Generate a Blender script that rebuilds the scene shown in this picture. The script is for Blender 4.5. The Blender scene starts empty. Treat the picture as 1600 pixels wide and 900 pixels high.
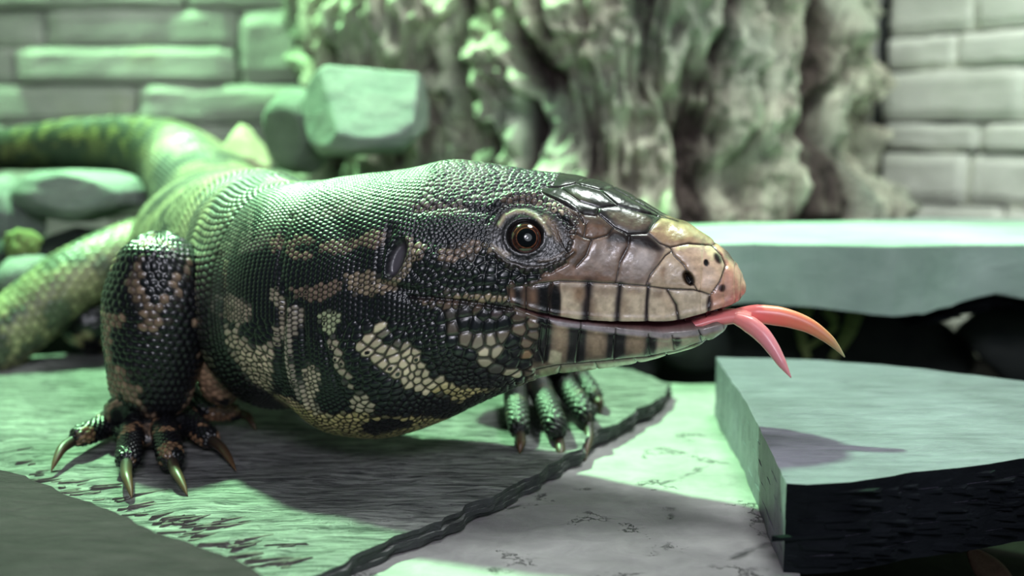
import bpy, bmesh, math, random
import numpy as np
from mathutils import Vector, Matrix, kdtree, geometry

rng = np.random.default_rng(7)
random.seed(7)
SC = bpy.context.scene
COL = SC.collection
F = 1700.0            # focal length in pixels of the 1600x900 frame
H = 0.12              # camera height above the main slab (metres)
TH = math.atan(250.0 / F)
cT, sT = math.cos(TH), math.sin(TH)

# ------------------------------------------------------------------ camera
cam = bpy.data.cameras.new('camera')
camo = bpy.data.objects.new('camera', cam)
COL.objects.link(camo)
camo.location = (0, 0, H)
camo.rotation_euler = (math.pi / 2 - TH, 0, 0)
cam.sensor_width = 36.0
cam.lens = 36.0 * F / 1600.0
cam.clip_start = 0.01
cam.clip_end = 20
cam.dof.use_dof = True
cam.dof.focus_distance = 0.352
cam.dof.aperture_fstop = 6.3
SC.camera = camo

# ------------------------------------------------------------------ world and lamps
wd = bpy.data.worlds.new('world')
SC.world = wd
wd.use_nodes = True
bg = wd.node_tree.nodes['Background']
bg.inputs[0].default_value = (0.55, 0.85, 1.0, 1)
bg.inputs[1].default_value = 0.05


def area(name, loc, target, size, power, color, spread=180, size_y=None):
    l = bpy.data.lights.new(name, 'AREA')
    l.energy = power
    l.color = color
    l.size = size
    l.shape = 'DISK'
    if size_y:
        l.shape = 'RECTANGLE'
        l.size_y = size_y
    l.spread = math.radians(spread)
    o = bpy.data.objects.new(name, l)
    COL.objects.link(o)
    o.location = loc
    d = Vector(target) - Vector(loc)
    o.rotation_euler = d.to_track_quat('-Z', 'Y').to_euler()
    return o


area('green_lamp', (-0.36, 0.80, 0.86), (-0.06, 0.42, 0.02), 0.06, 20.5, (0.43, 1.0, 0.48), 130)
area('white_lamp', (0.21, 0.50, 0.74), (0.16, 0.52, 0.05), 0.20, 4.2, (0.90, 1.0, 0.95), 160)
area('room_light', (0.0, -0.16, 0.37), (0.0, 0.40, 0.05), 0.13, 1.6, (0.90, 0.88, 1.0), 180)
area('front_fill', (0.25, -0.55, 0.55), (0.1, 0.7, 0.1), 0.9, 2.8, (0.84, 0.92, 1.0), 180)  # added broad fill behind the camera to brighten background front faces

SC.view_settings.view_transform = 'Standard'
SC.view_settings.look = 'None'
SC.view_settings.gamma = 1
SC.view_settings.use_curve_mapping = False
SC.view_settings.exposure = 0.0


# ------------------------------------------------------------------ helpers
def P(u, v, d):
    """pixel + depth along the camera axis -> world point"""
    a = (u - 800.0) / F * d
    b = (450.0 - v) / F * d
    return np.array([a, d * cT + b * sT, H - d * sT + b * cT])


def G(u, v, z=0.0):
    """pixel on the horizontal plane z"""
    b = (450.0 - v) / F
    dy = cT + b * sT
    dz = -sT + b * cT
    d = (z - H) / dz
    return np.array([(u - 800.0) / F * d, d * dy, z])


def proj(X):
    X = np.asarray(X)
    y = X[..., 1]
    z = X[..., 2] - H
    d = y * cT - z * sT
    b = y * sT + z * cT
    return 800 + F * X[..., 0] / d, 450 - F * b / d


def pchip(xs, ys, xq):
    xs = np.asarray(xs, float)
    ys = np.asarray(ys, float)
    if ys.ndim > 1:
        return np.stack([pchip(xs, ys[:, k], xq) for k in range(ys.shape[1])], 1)
    h = np.diff(xs)
    dl = np.diff(ys) / h
    m = np.zeros_like(ys)
    for i in range(1, len(xs) - 1):
        if dl[i - 1] * dl[i] > 0:
            w1 = 2 * h[i] + h[i - 1]
            w2 = h[i] + 2 * h[i - 1]
            m[i] = (w1 + w2) / (w1 / dl[i - 1] + w2 / dl[i])
    m[0], m[-1] = dl[0], dl[-1]
    i = np.clip(np.searchsorted(xs, xq) - 1, 0, len(xs) - 2)
    t = (xq - xs[i]) / h[i]
    return ((2 * t**3 - 3 * t**2 + 1) * ys[i] + (t**3 - 2 * t**2 + t) * h[i] * m[i]
            + (-2 * t**3 + 3 * t**2) * ys[i + 1] + (t**3 - t**2) * h[i] * m[i + 1])


def hashn(ix, iy, iz, seed=0):
    n = (ix.astype(np.int64) * 374761393 + iy.astype(np.int64) * 668265263
         + iz.astype(np.int64) * 2147483647 + seed * 1274126177) & 0xffffffff
    n = ((n ^ (n >> 13)) * 1274126177) & 0xffffffff
    n = ((n ^ (n >> 15)) * 2246822519) & 0xffffffff
    return ((n ^ (n >> 16)) & 0xffffff) / float(0xffffff)


def noise(x, y, z=0.0, seed=0):
    x, y, z = np.broadcast_arrays(np.asarray(x, float), np.asarray(y, float), np.asarray(z, float))
    ix, iy, iz = np.floor(x), np.floor(y), np.floor(z)
    fx, fy, fz = x - ix, y - iy, z - iz
    fx, fy, fz = [f * f * (3 - 2 * f) for f in (fx, fy, fz)]
    r = 0
    for a in (0, 1):
        for b in (0, 1):
            for c in (0, 1):
                w = (fx if a else 1 - fx) * (fy if b else 1 - fy) * (fz if c else 1 - fz)
                r = r + w * hashn(ix + a, iy + b, iz + c, seed)
    return r


def fbm(x, y, z=0.0, seed=0, oct=4, gain=0.5):
    a, s, t = 1.0, 0.0, 0.0
    for k in range(oct):
        s = s + a * noise(np.asarray(x) * 2**k, np.asarray(y) * 2**k, np.asarray(z) * 2**k, seed + k * 17)
        t += a
        a *= gain
    return s / t


def sm(a, b, x):
    t = np.clip((x - a) / (b - a), 0, 1)
    return t * t * (3 - 2 * t)


def lin(c):
    c = np.asarray(c, float) / 255.0
    return np.where(c <= 0.04045, c / 12.92, ((c + 0.055) / 1.055) ** 2.4)


def mesh_obj(name, V, Fc, mat, parent=None, smooth=True, colors=None, rough=None):
    me = bpy.data.meshes.new(name)
    V = np.asarray(V, np.float32)
    if isinstance(Fc, np.ndarray):
        n, k = Fc.shape
        me.vertices.add(len(V))
        me.vertices.foreach_set('co', V.ravel())
        me.loops.add(n * k)
        me.loops.foreach_set('vertex_index', Fc.astype(np.int32).ravel())
        me.polygons.add(n)
        me.polygons.foreach_set('loop_start', np.arange(0, n * k, k, dtype=np.int32))
        me.polygons.foreach_set('loop_total', np.full(n, k, np.int32))
        me.update(calc_edges=True)
        me.validate()
    else:
        me.from_pydata([tuple(map(float, p)) for p in V], [], [list(map(int, f)) for f in Fc])
        me.update()
    me.polygons.foreach_set('use_smooth', np.full(len(me.polygons), smooth))
    if colors is not None:
        at = me.color_attributes.new('skin_colour', 'FLOAT_COLOR', 'POINT')
        c4 = np.ones((len(V), 4), np.float32)
        c4[:, :3] = colors
        if rough is not None:
            c4[:, 3] = rough
        at.data.foreach_set('color', c4.ravel())
    me.materials.append(mat)
    o = bpy.data.objects.new(name, me)
    COL.objects.link(o)
    if parent is not None:
        o.parent = parent
        o.matrix_parent_inverse = Matrix.Translation(-Vector(parent.location)) if parent.type == 'EMPTY' else parent.matrix_world.inverted()
    return o


def tag(o, label=None, cat=None, group=None, kind=None):
    for k, v in (('label', label), ('category', cat), ('group', group), ('kind', kind)):
        if v:
            o[k] = v
    return o


def empty(name, loc):
    o = bpy.data.objects.new(name, None)
    o.location = tuple(map(float, loc))
    COL.objects.link(o)
    return o


class NT:
    """small node-tree builder"""
    def __init__(s, name):
        s.m = bpy.data.materials.new(name)
        s.m.use_nodes = True
        s.t = s.m.node_tree
        s.b = s.t.nodes['Principled BSDF']
        s.tc = s.t.nodes.new('ShaderNodeTexCoord')

    def n(s, typ, **kw):
        nd = s.t.nodes.new(typ)
        for k, v in kw.items():
            if k in nd.inputs:
                if hasattr(v, 'is_output') or isinstance(v, bpy.types.NodeSocket):
                    s.t.links.new(v, nd.inputs[k])
                else:
                    nd.inputs[k].default_value = v
            else:
                setattr(nd, k, v)
        return nd

    def link(s, a, b):
        s.t.links.new(a, b)

    def mapped(s, scale=(1, 1, 1), rot=(0, 0, 0)):
        mp = s.t.nodes.new('ShaderNodeMapping')
        mp.inputs['Scale'].default_value = scale
        mp.inputs['Rotation'].default_value = rot
        s.link(s.tc.outputs['Object'], mp.inputs['Vector'])
        return mp.outputs[0]

    def noise(s, vec, scale, detail=6, rough=0.6, dist=0.0):
        nd = s.t.nodes.new('ShaderNodeTexNoise')
        s.link(vec, nd.inputs['Vector'])
        nd.inputs['Scale'].default_value = scale
        nd.inputs['Detail'].default_value = detail
        nd.inputs['Roughness'].default_value = rough
        nd.inputs['Distortion'].default_value = dist
        return nd.outputs['Fac']

    def ramp(s, fac, stops):
        nd = s.t.nodes.new('ShaderNodeValToRGB')
        s.link(fac, nd.inputs[0])
        el = nd.color_ramp.elements
        while len(el) < len(stops):
            el.new(0.5)
        for e, (p, c) in zip(el, stops):
            e.position = p
            e.color = (*c, 1) if len(c) == 3 else c
        return nd.outputs[0]

    def mix(s, fac, a, b, mode='MIX'):
        nd = s.t.nodes.new('ShaderNodeMix')
        nd.data_type = 'RGBA'
        nd.blend_type = mode
        for sock, v in ((nd.inputs[0], fac), (nd.inputs[6], a), (nd.inputs[7], b)):
            if isinstance(v, bpy.types.NodeSocket):
                s.link(v, sock)
            elif isinstance(v, (int, float)):
                sock.default_value = v
            else:
                sock.default_value = (*v, 1)
        return nd.outputs[2]

    def math(s, op, a, b=0.0):
        nd = s.t.nodes.new('ShaderNodeMath')
        nd.operation = op
        for k, v in ((0, a), (1, b)):
            if isinstance(v, bpy.types.NodeSocket):
                s.link(v, nd.inputs[k])
            else:
                nd.inputs[k].default_value = v
        return nd.outputs[0]

    def bump(s, h, dist, strength=1.0, prev=None):
        nd = s.t.nodes.new('ShaderNodeBump')
        nd.inputs['Distance'].default_value = dist
        nd.inputs['Strength'].default_value = strength
        s.link(h, nd.inputs['Height'])
        if prev is not None:
            s.link(prev, nd.inputs['Normal'])
        s.link(nd.outputs[0], s.b.inputs['Normal'])
        return nd.outputs[0]


def slate(name, dark, light, rot=0.0, stretch=4.0, scale=60, rough=0.6, crack=0.0, stain=None, bumpd=0.0012, warm=None, streak=False, spec=0.5):
    t = NT(name)
    v = t.mapped((1, stretch, 2), (0, 0, rot))
    vo = t.tc.outputs['Object']
    n1 = t.noise(v, scale, 8, 0.65, 0.4)
    n2 = t.noise(vo, scale * 0.35, 4, 0.6)
    c = t.ramp(n1, [(0.3, dark), (0.7, light)])
    c2 = t.ramp(n2, [(0.3, (0.72, 0.72, 0.72)), (0.7, (1.15, 1.15, 1.15))])
    c = t.mix(1.0, c, c2, 'MULTIPLY')
    if warm:
        n4 = t.noise(vo, scale * 0.6, 3, 0.5)
        f = t.ramp(n4, [(0.60, (0, 0, 0)), (0.68, (1, 1, 1))])
        c = t.mix(t.math('MULTIPLY', f, 0.6), c, warm)
    hgt = n1
    if streak:
        v3 = t.mapped((1, 9, 2), (0, 0, rot - .12))
        n5 = t.noise(v3, scale * .9, 7, 0.7, 1.2)
        c = t.mix(1.0, c, t.ramp(n5, [(0.38, (.26, .26, .28)), (0.52, (1.05, 1.05, 1.05))]), 'MULTIPLY')
        hgt = t.math('ADD', n1, t.ramp(n5, [(0.36, (0, 0, 0)), (0.52, (1, 1, 1))]))
    if crack > 0:
        vor = t.n('ShaderNodeTexVoronoi', feature='DISTANCE_TO_EDGE')
        wv = t.noise(vo, scale * 1.2, 5, 0.7)
        mx = t.n('ShaderNodeVectorMath', operation='MULTIPLY_ADD')
        t.link(vo, mx.inputs[0])
        mx.inputs[1].default_value = (1, 1.0, 1)
        cb = t.n('ShaderNodeCombineXYZ')
        t.link(t.math('MULTIPLY', wv, 0.05), cb.inputs[0])
        t.link(t.math('MULTIPLY', wv, 0.04), cb.inputs[1])
        t.link(cb.outputs[0], mx.inputs[2])
        t.link(mx.outputs[0], vor.inputs['Vector'])
        vor.inputs['Scale'].default_value = 22
        fe = t.ramp(vor.outputs[0], [(0.0, (1, 1, 1)), (0.03, (0, 0, 0))])
        gate = t.ramp(t.noise(vo, scale * 0.5, 3, 0.6), [(0.50, (0, 0, 0)), (0.56, (1, 1, 1))])
        fe = t.math('MULTIPLY', fe, gate)
        c = t.mix(t.math('MULTIPLY', fe, crack), c, (0.03, 0.03, 0.03))
        hgt = t.math('SUBTRACT', n1, t.math('MULTIPLY', fe, 0.5))
    t.link(c, t.b.inputs['Base Color'])
    t.b.inputs['Roughness'].default_value = rough
    t.b.inputs['Specular IOR Level'].default_value = spec
    fine = t.noise(v, scale * 6, 6, 0.7)
    b1 = t.bump(hgt, bumpd, 1.0)
    t.bump(fine, bumpd * 0.3, 0.8, b1)
    return t.m

# ------------------------------------------------------------------ materials of the place
M_slab = slate('green_grey_slate', (0.13, 0.13, 0.135), (0.52, 0.52, 0.50), 0.45, 6, 55, 0.6, 0, bumpd=0.004, streak=True, spec=0.22)
M_front = slate('unlit_tint_dark_slate', (0.028, 0.016, 0.024), (0.052, 0.029, 0.043), 0.4, 3, 80, 0.8, 0, bumpd=0.0015, spec=0.12)  # dark slate; pinkish tint stands in for the green lamp not reaching it
M_floor = slate('pale_floor_stone', (0.24, 0.225, 0.23), (0.35, 0.33, 0.33), 0.1, 1.3, 70, 0.75, 0.9, bumpd=0.0010)
M_block = slate('blue_grey_cut_slate', (0.12, 0.105, 0.15), (0.21, 0.185, 0.25), 0.15, 4, 60, 0.42, 0.0, bumpd=0.0015)
M_shelf = slate('smooth_green_slate', (0.31, 0.42, 0.36), (0.44, 0.55, 0.485), 0.8, 2, 30, 0.6, 0.0, bumpd=0.0010, spec=.2)
M_black = slate('broken_black_slate', (0.004, 0.005, 0.007), (0.011, 0.013, 0.016), 0, 1, 50, 0.9, 0, bumpd=0.002, spec=0.08)
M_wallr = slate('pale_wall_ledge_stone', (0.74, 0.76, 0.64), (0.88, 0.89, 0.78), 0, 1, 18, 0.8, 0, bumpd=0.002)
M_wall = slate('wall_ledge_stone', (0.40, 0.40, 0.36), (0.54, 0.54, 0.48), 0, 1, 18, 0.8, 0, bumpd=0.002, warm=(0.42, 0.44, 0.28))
M_walldark = slate('wall_backing', (0.03, 0.035, 0.03), (0.05, 0.055, 0.05), 0, 1, 18, 0.9, 0)
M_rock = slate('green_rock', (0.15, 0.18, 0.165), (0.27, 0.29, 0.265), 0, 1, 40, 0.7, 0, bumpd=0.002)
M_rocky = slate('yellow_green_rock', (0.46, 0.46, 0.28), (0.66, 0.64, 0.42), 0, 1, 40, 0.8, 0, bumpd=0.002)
M_rockm = slate('painted_shade_rock', (0.10, 0.12, 0.10), (0.20, 0.23, 0.19), 0, 1, 40, 0.8, 0, bumpd=0.002)  # darker copy of the rock colour, standing in for its shaded side
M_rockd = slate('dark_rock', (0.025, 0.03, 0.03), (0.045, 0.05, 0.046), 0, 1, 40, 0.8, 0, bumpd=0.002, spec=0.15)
M_soil = slate('dark_soil', (0.006, 0.006, 0.005), (0.014, 0.012, 0.010), 0, 1, 120, 0.95, 0, bumpd=0.003, spec=0.1)
M_moss = slate('moss', (0.20, 0.26, 0.10), (0.42, 0.50, 0.18), 0, 1, 220, 0.9, 0, bumpd=0.003)
M_leaf = slate('dry_brown_leaf', (0.07, 0.035, 0.02), (0.12, 0.065, 0.04), 0, 1, 90, 0.7, 0, bumpd=0.0008)


# ------------------------------------------------------------------ slabs of slate
def slab(name, poly, ztop, thick, mat, grid=0.006, relief=None, jag=0.0015, layers=4, ledge=0.0015,
         edge_step=0.003, seed=0, side_mat=None, bottom=None, bevel=0.0):
    poly = [np.array(p[:2]) for p in poly]
    pts = []
    n = len(poly)
    area2 = sum(poly[i][0] * poly[(i + 1) % n][1] - poly[(i + 1) % n][0] * poly[i][1] for i in range(n))
    if area2 < 0:
        poly = poly[::-1]
    for i in range(n):
        a, b = poly[i], poly[(i + 1) % n]
        L = np.linalg.norm(b - a)
        k = max(1, int(L / edge_step))
        nrm = np.array([b[1] - a[1], a[0] - b[0]]) / max(L, 1e-9)
        for j in range(k):
            p = a + (b - a) * j / k
            w = min(1, min(j, k - j) / 3.0)
            q = (fbm(p[0] * 90, p[1] * 90, 0.0, seed, 3) - 0.5) * 2 * jag * 1.6 * w
            pts.append(p + nrm * float(q))
    pts = np.array(pts)
    N = len(pts)
    nx = np.roll(pts, -1, 0) - np.roll(pts, 1, 0)
    nr = np.stack([nx[:, 1], -nx[:, 0]], 1)
    nr /= np.linalg.norm(nr, axis=1)[:, None] + 1e-12
    lo, hi = pts.min(0), pts.max(0)
    gx, gy = np.meshgrid(np.arange(lo[0], hi[0], grid), np.arange(lo[1], hi[1], grid))
    g = np.stack([gx.ravel(), gy.ravel()], 1)
    g += rng.uniform(-0.25, 0.25, g.shape) * grid
    ins = np.zeros(len(g), bool)
    for i in range(N):
        a, b = pts[i], pts[(i + 1) % N]
        c = (a[1] > g[:, 1]) != (b[1] > g[:, 1])
        xi = (b[0] - a[0]) * (g[:, 1] - a[1]) / (b[1] - a[1] + 1e-15) + a[0]
        ins ^= c & (g[:, 0] < xi)
    g = g[ins]
    res = geometry.delaunay_2d_cdt([Vector(p) for p in np.vstack([pts, g])], [],
                                   [list(range(N))], 1, 1e-7)
    V2 = np.array([tuple(v) for v in res[0]])
    Ft = [tuple(f) for f in res[2]]
    zt = ztop + (relief(V2[:, 0], V2[:, 1]) if relief else 0 * V2[:, 0])
    V = [tuple((*V2[i], zt[i])) for i in range(len(V2))]
    inv = {}
    for i, o in enumerate(res[3]):
        for q in o:
            if q < N:
                inv[q] = i
    if any(q not in inv for q in range(N)):
        for q in range(N):
            if q not in inv:
                inv[q] = int(np.argmin(((V2 - pts[q])**2).sum(1)))
    prev = [inv[q] for q in range(N)]
    mats = [0] * len(Ft)
    Fs = []
    zs = np.linspace(0, 1, layers + 1)
    for k in range(layers):
        off = (fbm(pts[:, 0] * 120, pts[:, 1] * 120, k * 7.3, seed + 5, 3) - 0.5) * 2 * ledge * (1.0 if k else 0.2)
        for e in (0, 1):
            z = zs[k] if e == 0 else zs[k + 1]
            bt = thick if bottom is None else bottom(pts[:, 0], pts[:, 1])
            zz = np.array([V[inv[q]][2] for q in range(N)]) - z * bt
            if k == 0 and e == 0:
                if bevel:
                    zz = zz - bevel
                    ring = pts + nr * bevel
                else:
                    continue
            else:
                ring = pts + nr * (off[:, None] + bevel)
            base = len(V)
            V += [(ring[q, 0], ring[q, 1], float(np.atleast_1d(zz)[q])) for q in range(N)]
            cur = list(range(base, base + N))
            for q in range(N):
                r = (q + 1) % N
                if prev[q] != prev[r]:
                    Fs.append((prev[r], prev[q], cur[q], cur[r]))
            prev = cur
    Fs.append(tuple(prev[::-1]))
    o = mesh_obj(name, V, Ft + Fs, mat, smooth=False)
    me = o.data
    me.validate()
    if side_mat:
        me.materials.append(side_mat)
    return o, len(Ft)


def main_relief(x, y):
    a = fbm(x * 25 + y * 12, y * 60 - x * 28, 0, 3, 4) * 6
    terr = np.floor(a) + sm(0.75, 1.0, a - np.floor(a))
    r = (terr - 3) * 0.00045
    # layers of slate flake away towards the front left edge
    d = (y - 0.300) * 0.80 - (x + 0.09) * -0.62
    step = sm(0.028, 0.0, d + (fbm(x * 70, y * 70, 0, 9, 3) - 0.5) * 0.02)
    r = r - 0.0022 * step
    return r


poly = [G(-260, 575), G(0, 560), G(165, 548), G(420, 560), G(700, 572), G(960, 570), G(1048, 600), G(1030, 622),
        G(930, 678), G(872, 720), G(785, 768), G(690, 812), G(635, 830), G(520, 882), G(455, 900), G(400, 915), G(100, 930),
        G(-400, 930)]
M_edge = slate('shadow_slate_edge', (0.02, 0.022, 0.024), (0.06, 0.063, 0.066), 0, 1, 90, 0.7, 0, bumpd=0.002)  # sides coloured darker, standing in for the shadow along the slab edge
so, _ = slab('slate_slab', poly, 0.0, 0.0058, M_slab, 0.0025, main_relief, 0.0022, 4, 0.0022, 0.002, 1, side_mat=M_edge)
for p in so.data.polygons:
    if p.normal.z < .3:
        p.material_index = 1
tag(so, 'wide flat slate slab under the lizard, lit green at left and dark at right', 'slab')

M_flake = slate('flaked_edge', (0.05, 0.045, 0.045), (0.17, 0.15, 0.14), 0, 2, 120, 0.7, 0, bumpd=0.001, spec=.2)
fl, ffl = [], []
fr = np.random.default_rng(12)
for k in range(95):
    if k < 78:
        t_ = fr.uniform(0, 1)
        u = np.interp(t_, [0, .35, .7, 1], [20, 150, 330, 455])
        v = np.interp(t_, [0, .35, .7, 1], [738, 775, 845, 885])
        off = abs(fr.normal()) * 14
        u, v = u + off * .5 + fr.normal() * 8, v - off
    else:
        u, v = fr.uniform(265, 385), 812 + fr.normal() * 6
    c = G(u, v, 0)
    w, h, tk = fr.uniform(.0016, .0075), fr.uniform(.0003, .0010), fr.uniform(.0002, .0007)
    a = -.35 + fr.normal() * .15
    ca, sa = math.cos(a), math.sin(a)
    n_ = 6
    b = len(fl)
    zz = float(main_relief(np.array([c[0]]), np.array([c[1]]))[0])
    rr_ = fr.uniform(.6, 1.1, n_)
    for lev, sc_ in ((-.0008, 1.1), (tk, .8)):
        for i in range(n_):
            an = 2 * math.pi * i / n_
            x, y = math.cos(an) * w * rr_[i] * sc_, math.sin(an) * h * rr_[i] * sc_
            fl.append((c[0] + x * ca + y * sa, c[1] - x * sa + y * ca, zz + lev + fr.normal() * .0001))
    ffl.append(tuple(b + n_ + i for i in range(n_)))
    for i in range(n_):
        ffl.append((b + i, b + (i + 1) % n_, b + n_ + (i + 1) % n_, b + n_ + i))
o = mesh_obj('slate_flake', fl, ffl, M_flake, so, smooth=False)
o['kind'] = 'stuff'
o['label'] = 'small brownish flakes splitting off near the front left edge'

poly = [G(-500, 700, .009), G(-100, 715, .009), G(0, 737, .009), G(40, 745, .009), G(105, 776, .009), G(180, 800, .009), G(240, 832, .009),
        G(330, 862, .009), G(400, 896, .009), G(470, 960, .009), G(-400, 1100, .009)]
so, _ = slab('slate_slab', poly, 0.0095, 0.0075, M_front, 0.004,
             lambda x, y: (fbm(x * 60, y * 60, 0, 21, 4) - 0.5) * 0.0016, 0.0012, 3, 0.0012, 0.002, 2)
tag(so, 'dark slate piece, tinted as if out of the green lamp, in the bottom left corner overlapping the big slab', 'slab')

ZF = -0.0070
poly = [G(150, 640, ZF), G(700, 600, ZF), G(1118, 600, ZF), G(1215, 640, ZF), G(1250, 900, ZF), G(1250, 1050, ZF), G(100, 1050, ZF)]
so, _ = slab('floor_stone', poly, ZF, 0.043, M_floor, 0.004,
             lambda x, y: (fbm(x * 40, y * 40, 0, 31, 5) - 0.5) * 0.0022, 0.0012, 4, 0.001, 0.003, 3)
tag(so, 'pale cracked stone slab lying flat in front of the thick block', 'slab')

ZB = 0.020
poly = [G(1119, 557, ZB), G(1140, 590, ZB), G(1166, 628, ZB), G(1200, 697, ZB), G(1229, 755, ZB), G(1262, 757, ZB), G(1330, 754, ZB), G(1372, 747, ZB), G(1430, 737, ZB),
        G(1500, 730, ZB), G(1600, 716, ZB), G(1950, 690, ZB), G(1950, 618, ZB), G(1600, 596, ZB), G(1450, 578, ZB), G(1300, 564, ZB), G(1200, 559, ZB)]
so, nt = slab('slate_block', poly, ZB, 0.0267, M_block, 0.003,
              lambda x, y: (fbm(x * 30, y * 90, 0, 41, 4) - 0.5) * 0.0012, 0.0004, 5, 0.0006, 0.002, 4, side_mat=M_black)
me = so.data
for p in me.polygons:       # the long broken faces are raw black slate, the sawn left end is not
    if abs(p.normal.z) < 0.6 and p.normal.y < -0.55 and p.center[0] > G(1228, 755, ZB)[0] - 0.0005:
        p.material_index = 1
tag(so, 'thick slate block with pale sawn left end and black broken front', 'block')
# ragged layers on the broken front of the block
fl = []
ffl = []
for k in range(110):
    uu = rng.uniform(1262, 1760)
    p = G(uu, np.interp(uu, [1229, 1262, 1330, 1430, 1600, 1950], [756, 757, 754, 737, 716, 690]), ZB)
    z = ZB - rng.uniform(0.0025, 0.0255)
    w, h, dd = rng.uniform(0.006, 0.022), rng.uniform(0.0006, 0.003), rng.uniform(0.0006, 0.0018)
    b = len(fl)
    sl = rng.uniform(-0.05, 0.05)
    for (ax, ay, az) in ((-1, 1, -1), (1, 1, -1), (1, 1, 1), (-1, 1, 1), (-.7, -1, -.4), (.8, -1, -.6), (.7, -1, .5), (-.8, -1, .7)):
        fl.append((p[0] + ax * w / 2, p[1] + ay * dd * .5 - (dd * .2), z + az * h / 2 + ax * w * sl))
    for f in ((4, 5, 6, 7), (0, 1, 5, 4), (2, 3, 7, 6), (1, 2, 6, 5), (3, 0, 4, 7), (1, 0, 3, 2)):
        ffl.append(tuple(b + i for i in f))
o = mesh_obj('broken_layer', fl, ffl, M_black, so, smooth=False)
o['kind'] = 'stuff'
o['label'] = 'ragged black layers of the broken front face'

ZS = 0.0655
poly = [G(1078, 381, ZS), G(1180, 379, ZS), G(1300, 382, ZS), G(1400, 384, ZS), G(1500, 381, ZS), G(1700, 381, ZS), G(2000, 383, ZS), G(2000, 340, ZS), G(1600, 343, ZS),
        G(1450, 341, ZS), G(1300, 346, ZS), G(1150, 349, ZS), G(1060, 352, ZS)]


def shelf_bottom(x, y):
    u, v = proj(np.stack([x, y, 0 * x + ZS], -1))
    w = np.interp(u, [1000, 1160, 1280, 1400, 1450, 1480, 1520, 1570, 1600, 1700], [.029, .029, .0305, .0335, .0325, .030, .027, .023, .026, .028])
    w = np.where(y > 0.56, 0.03, w + (noise(x * 200, y * 9, 0, 77) - 0.5) * 0.0015)
    return w


so, _ = slab('slate_shelf', poly, ZS, 0.031, M_shelf, 0.005,
             lambda x, y: (fbm(x * 30, y * 30, 0, 51, 4) - 0.5) * 0.0010, 0.0006, 2, 0.0004, 0.003, 5, bottom=shelf_bottom, bevel=0.0006)
tag(so, 'long horizontal slate shelf slab raised behind the lizard snout', 'shelf')
pf = []
ff = []
for k in range(60):          # torn dark layers under the right end of the shelf
    uu = rng.uniform(1440, 1720)
    p = P(uu, np.interp(uu, [1440, 1480, 1520, 1570, 1600, 1720], [487, 478, 468, 456, 462, 470]) + rng.uniform(2, 22), 0.532)
    w, h, dd = rng.uniform(0.008, 0.022), rng.uniform(0.0008, 0.002), 0.02
    b = len(pf)
    for (ax, ay, az) in ((-1, 1, -1), (1, 1, -1), (1, 1, 1), (-1, 1, 1), (-.7, -.6, -.4), (.8, -1, -.6), (.7, -1, .5), (-.8, -.8, .7)):
        pf.append((p[0] + ax * w / 2, p[1] + 0.008 + ay * dd * .5, p[2] + az * h / 2 + ax * w * .12))
    for f in ((4, 5, 6, 7), (0, 1, 5, 4), (2, 3, 7, 6), (1, 2, 6, 5), (3, 0, 4, 7), (1, 0, 3, 2)):
        ff.append(tuple(b + i for i in f))
o = mesh_obj('broken_layer', pf, ff, M_black, so, smooth=False)
o['kind'] = 'stuff'
o['label'] = 'torn dark layers under the right end of the shelf'


# ------------------------------------------------------------------ rocks
def rock(name, c, r, seed, mat, nplanes=14, sub=5, rough=0.08, cut=(0.72, 0.95), dirs=None, rotz=0.0):
    bm = bmesh.new()
    bmesh.ops.create_icosphere(bm, subdivisions=sub, radius=1.0)
    V = np.array([v.co[:] for v in bm.verts])
    Fc = [[v.index for v in f.verts] for f in bm.faces]
    bm.free()
    rg = np.random.default_rng(seed)
    pl = rg.normal(size=(nplanes, 3))
    pl /= np.linalg.norm(pl, axis=1)[:, None]
    ds = rg.uniform(cut[0], cut[1], nplanes)
    if dirs is not None:
        for k, (dv, dd) in enumerate(dirs):
            pl[k] = np.array(dv) / np.linalg.norm(dv)
            ds[k] = dd
    for n_, d_ in zip(pl, ds):
        t = V @ n_
        ex = np.maximum(t - d_, 0)
        V = V - n_[None] * ex[:, None] * 0.97
    nn = fbm(V[:, 0] * 3 + 9, V[:, 1] * 3 + 9, V[:, 2] * 3 + 9, seed, 5)
    V = V * (1 + (nn - 0.5) * 2 * rough)[:, None]
    V = V * np.array(r)
    cz, sz = math.cos(rotz), math.sin(rotz)
    V = np.stack([V[:, 0] * cz - V[:, 1] * sz, V[:, 0] * sz + V[:, 1] * cz, V[:, 2]], 1)
    return mesh_obj(name, V + np.array(c), Fc, mat, smooth=True)


ZG = -0.05
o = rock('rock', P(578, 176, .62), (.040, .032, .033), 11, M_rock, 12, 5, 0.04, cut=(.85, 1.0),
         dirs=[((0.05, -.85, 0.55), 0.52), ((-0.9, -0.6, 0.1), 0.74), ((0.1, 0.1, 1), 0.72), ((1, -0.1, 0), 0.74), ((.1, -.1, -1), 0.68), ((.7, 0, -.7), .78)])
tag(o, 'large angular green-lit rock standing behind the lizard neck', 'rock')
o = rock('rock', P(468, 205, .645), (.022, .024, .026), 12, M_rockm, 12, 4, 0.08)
tag(o, 'darker grey-green lump standing in for the shaded left side of the large angular rock', 'rock')
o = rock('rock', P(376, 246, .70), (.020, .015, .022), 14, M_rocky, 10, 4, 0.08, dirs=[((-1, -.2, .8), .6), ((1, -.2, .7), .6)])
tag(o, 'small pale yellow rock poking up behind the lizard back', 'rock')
o = rock('rock', (-0.01, 0.613, 0.018), (.11, .034, .080), 15, M_rockd, 16, 5, 0.10, dirs=[((0, 0, 1), .84)])  # added support; near-black colour stands in for the shadow gap
tag(o, 'added dark boulder below the large angular rock, its colour standing in for the shadow gap', 'rock')
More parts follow.
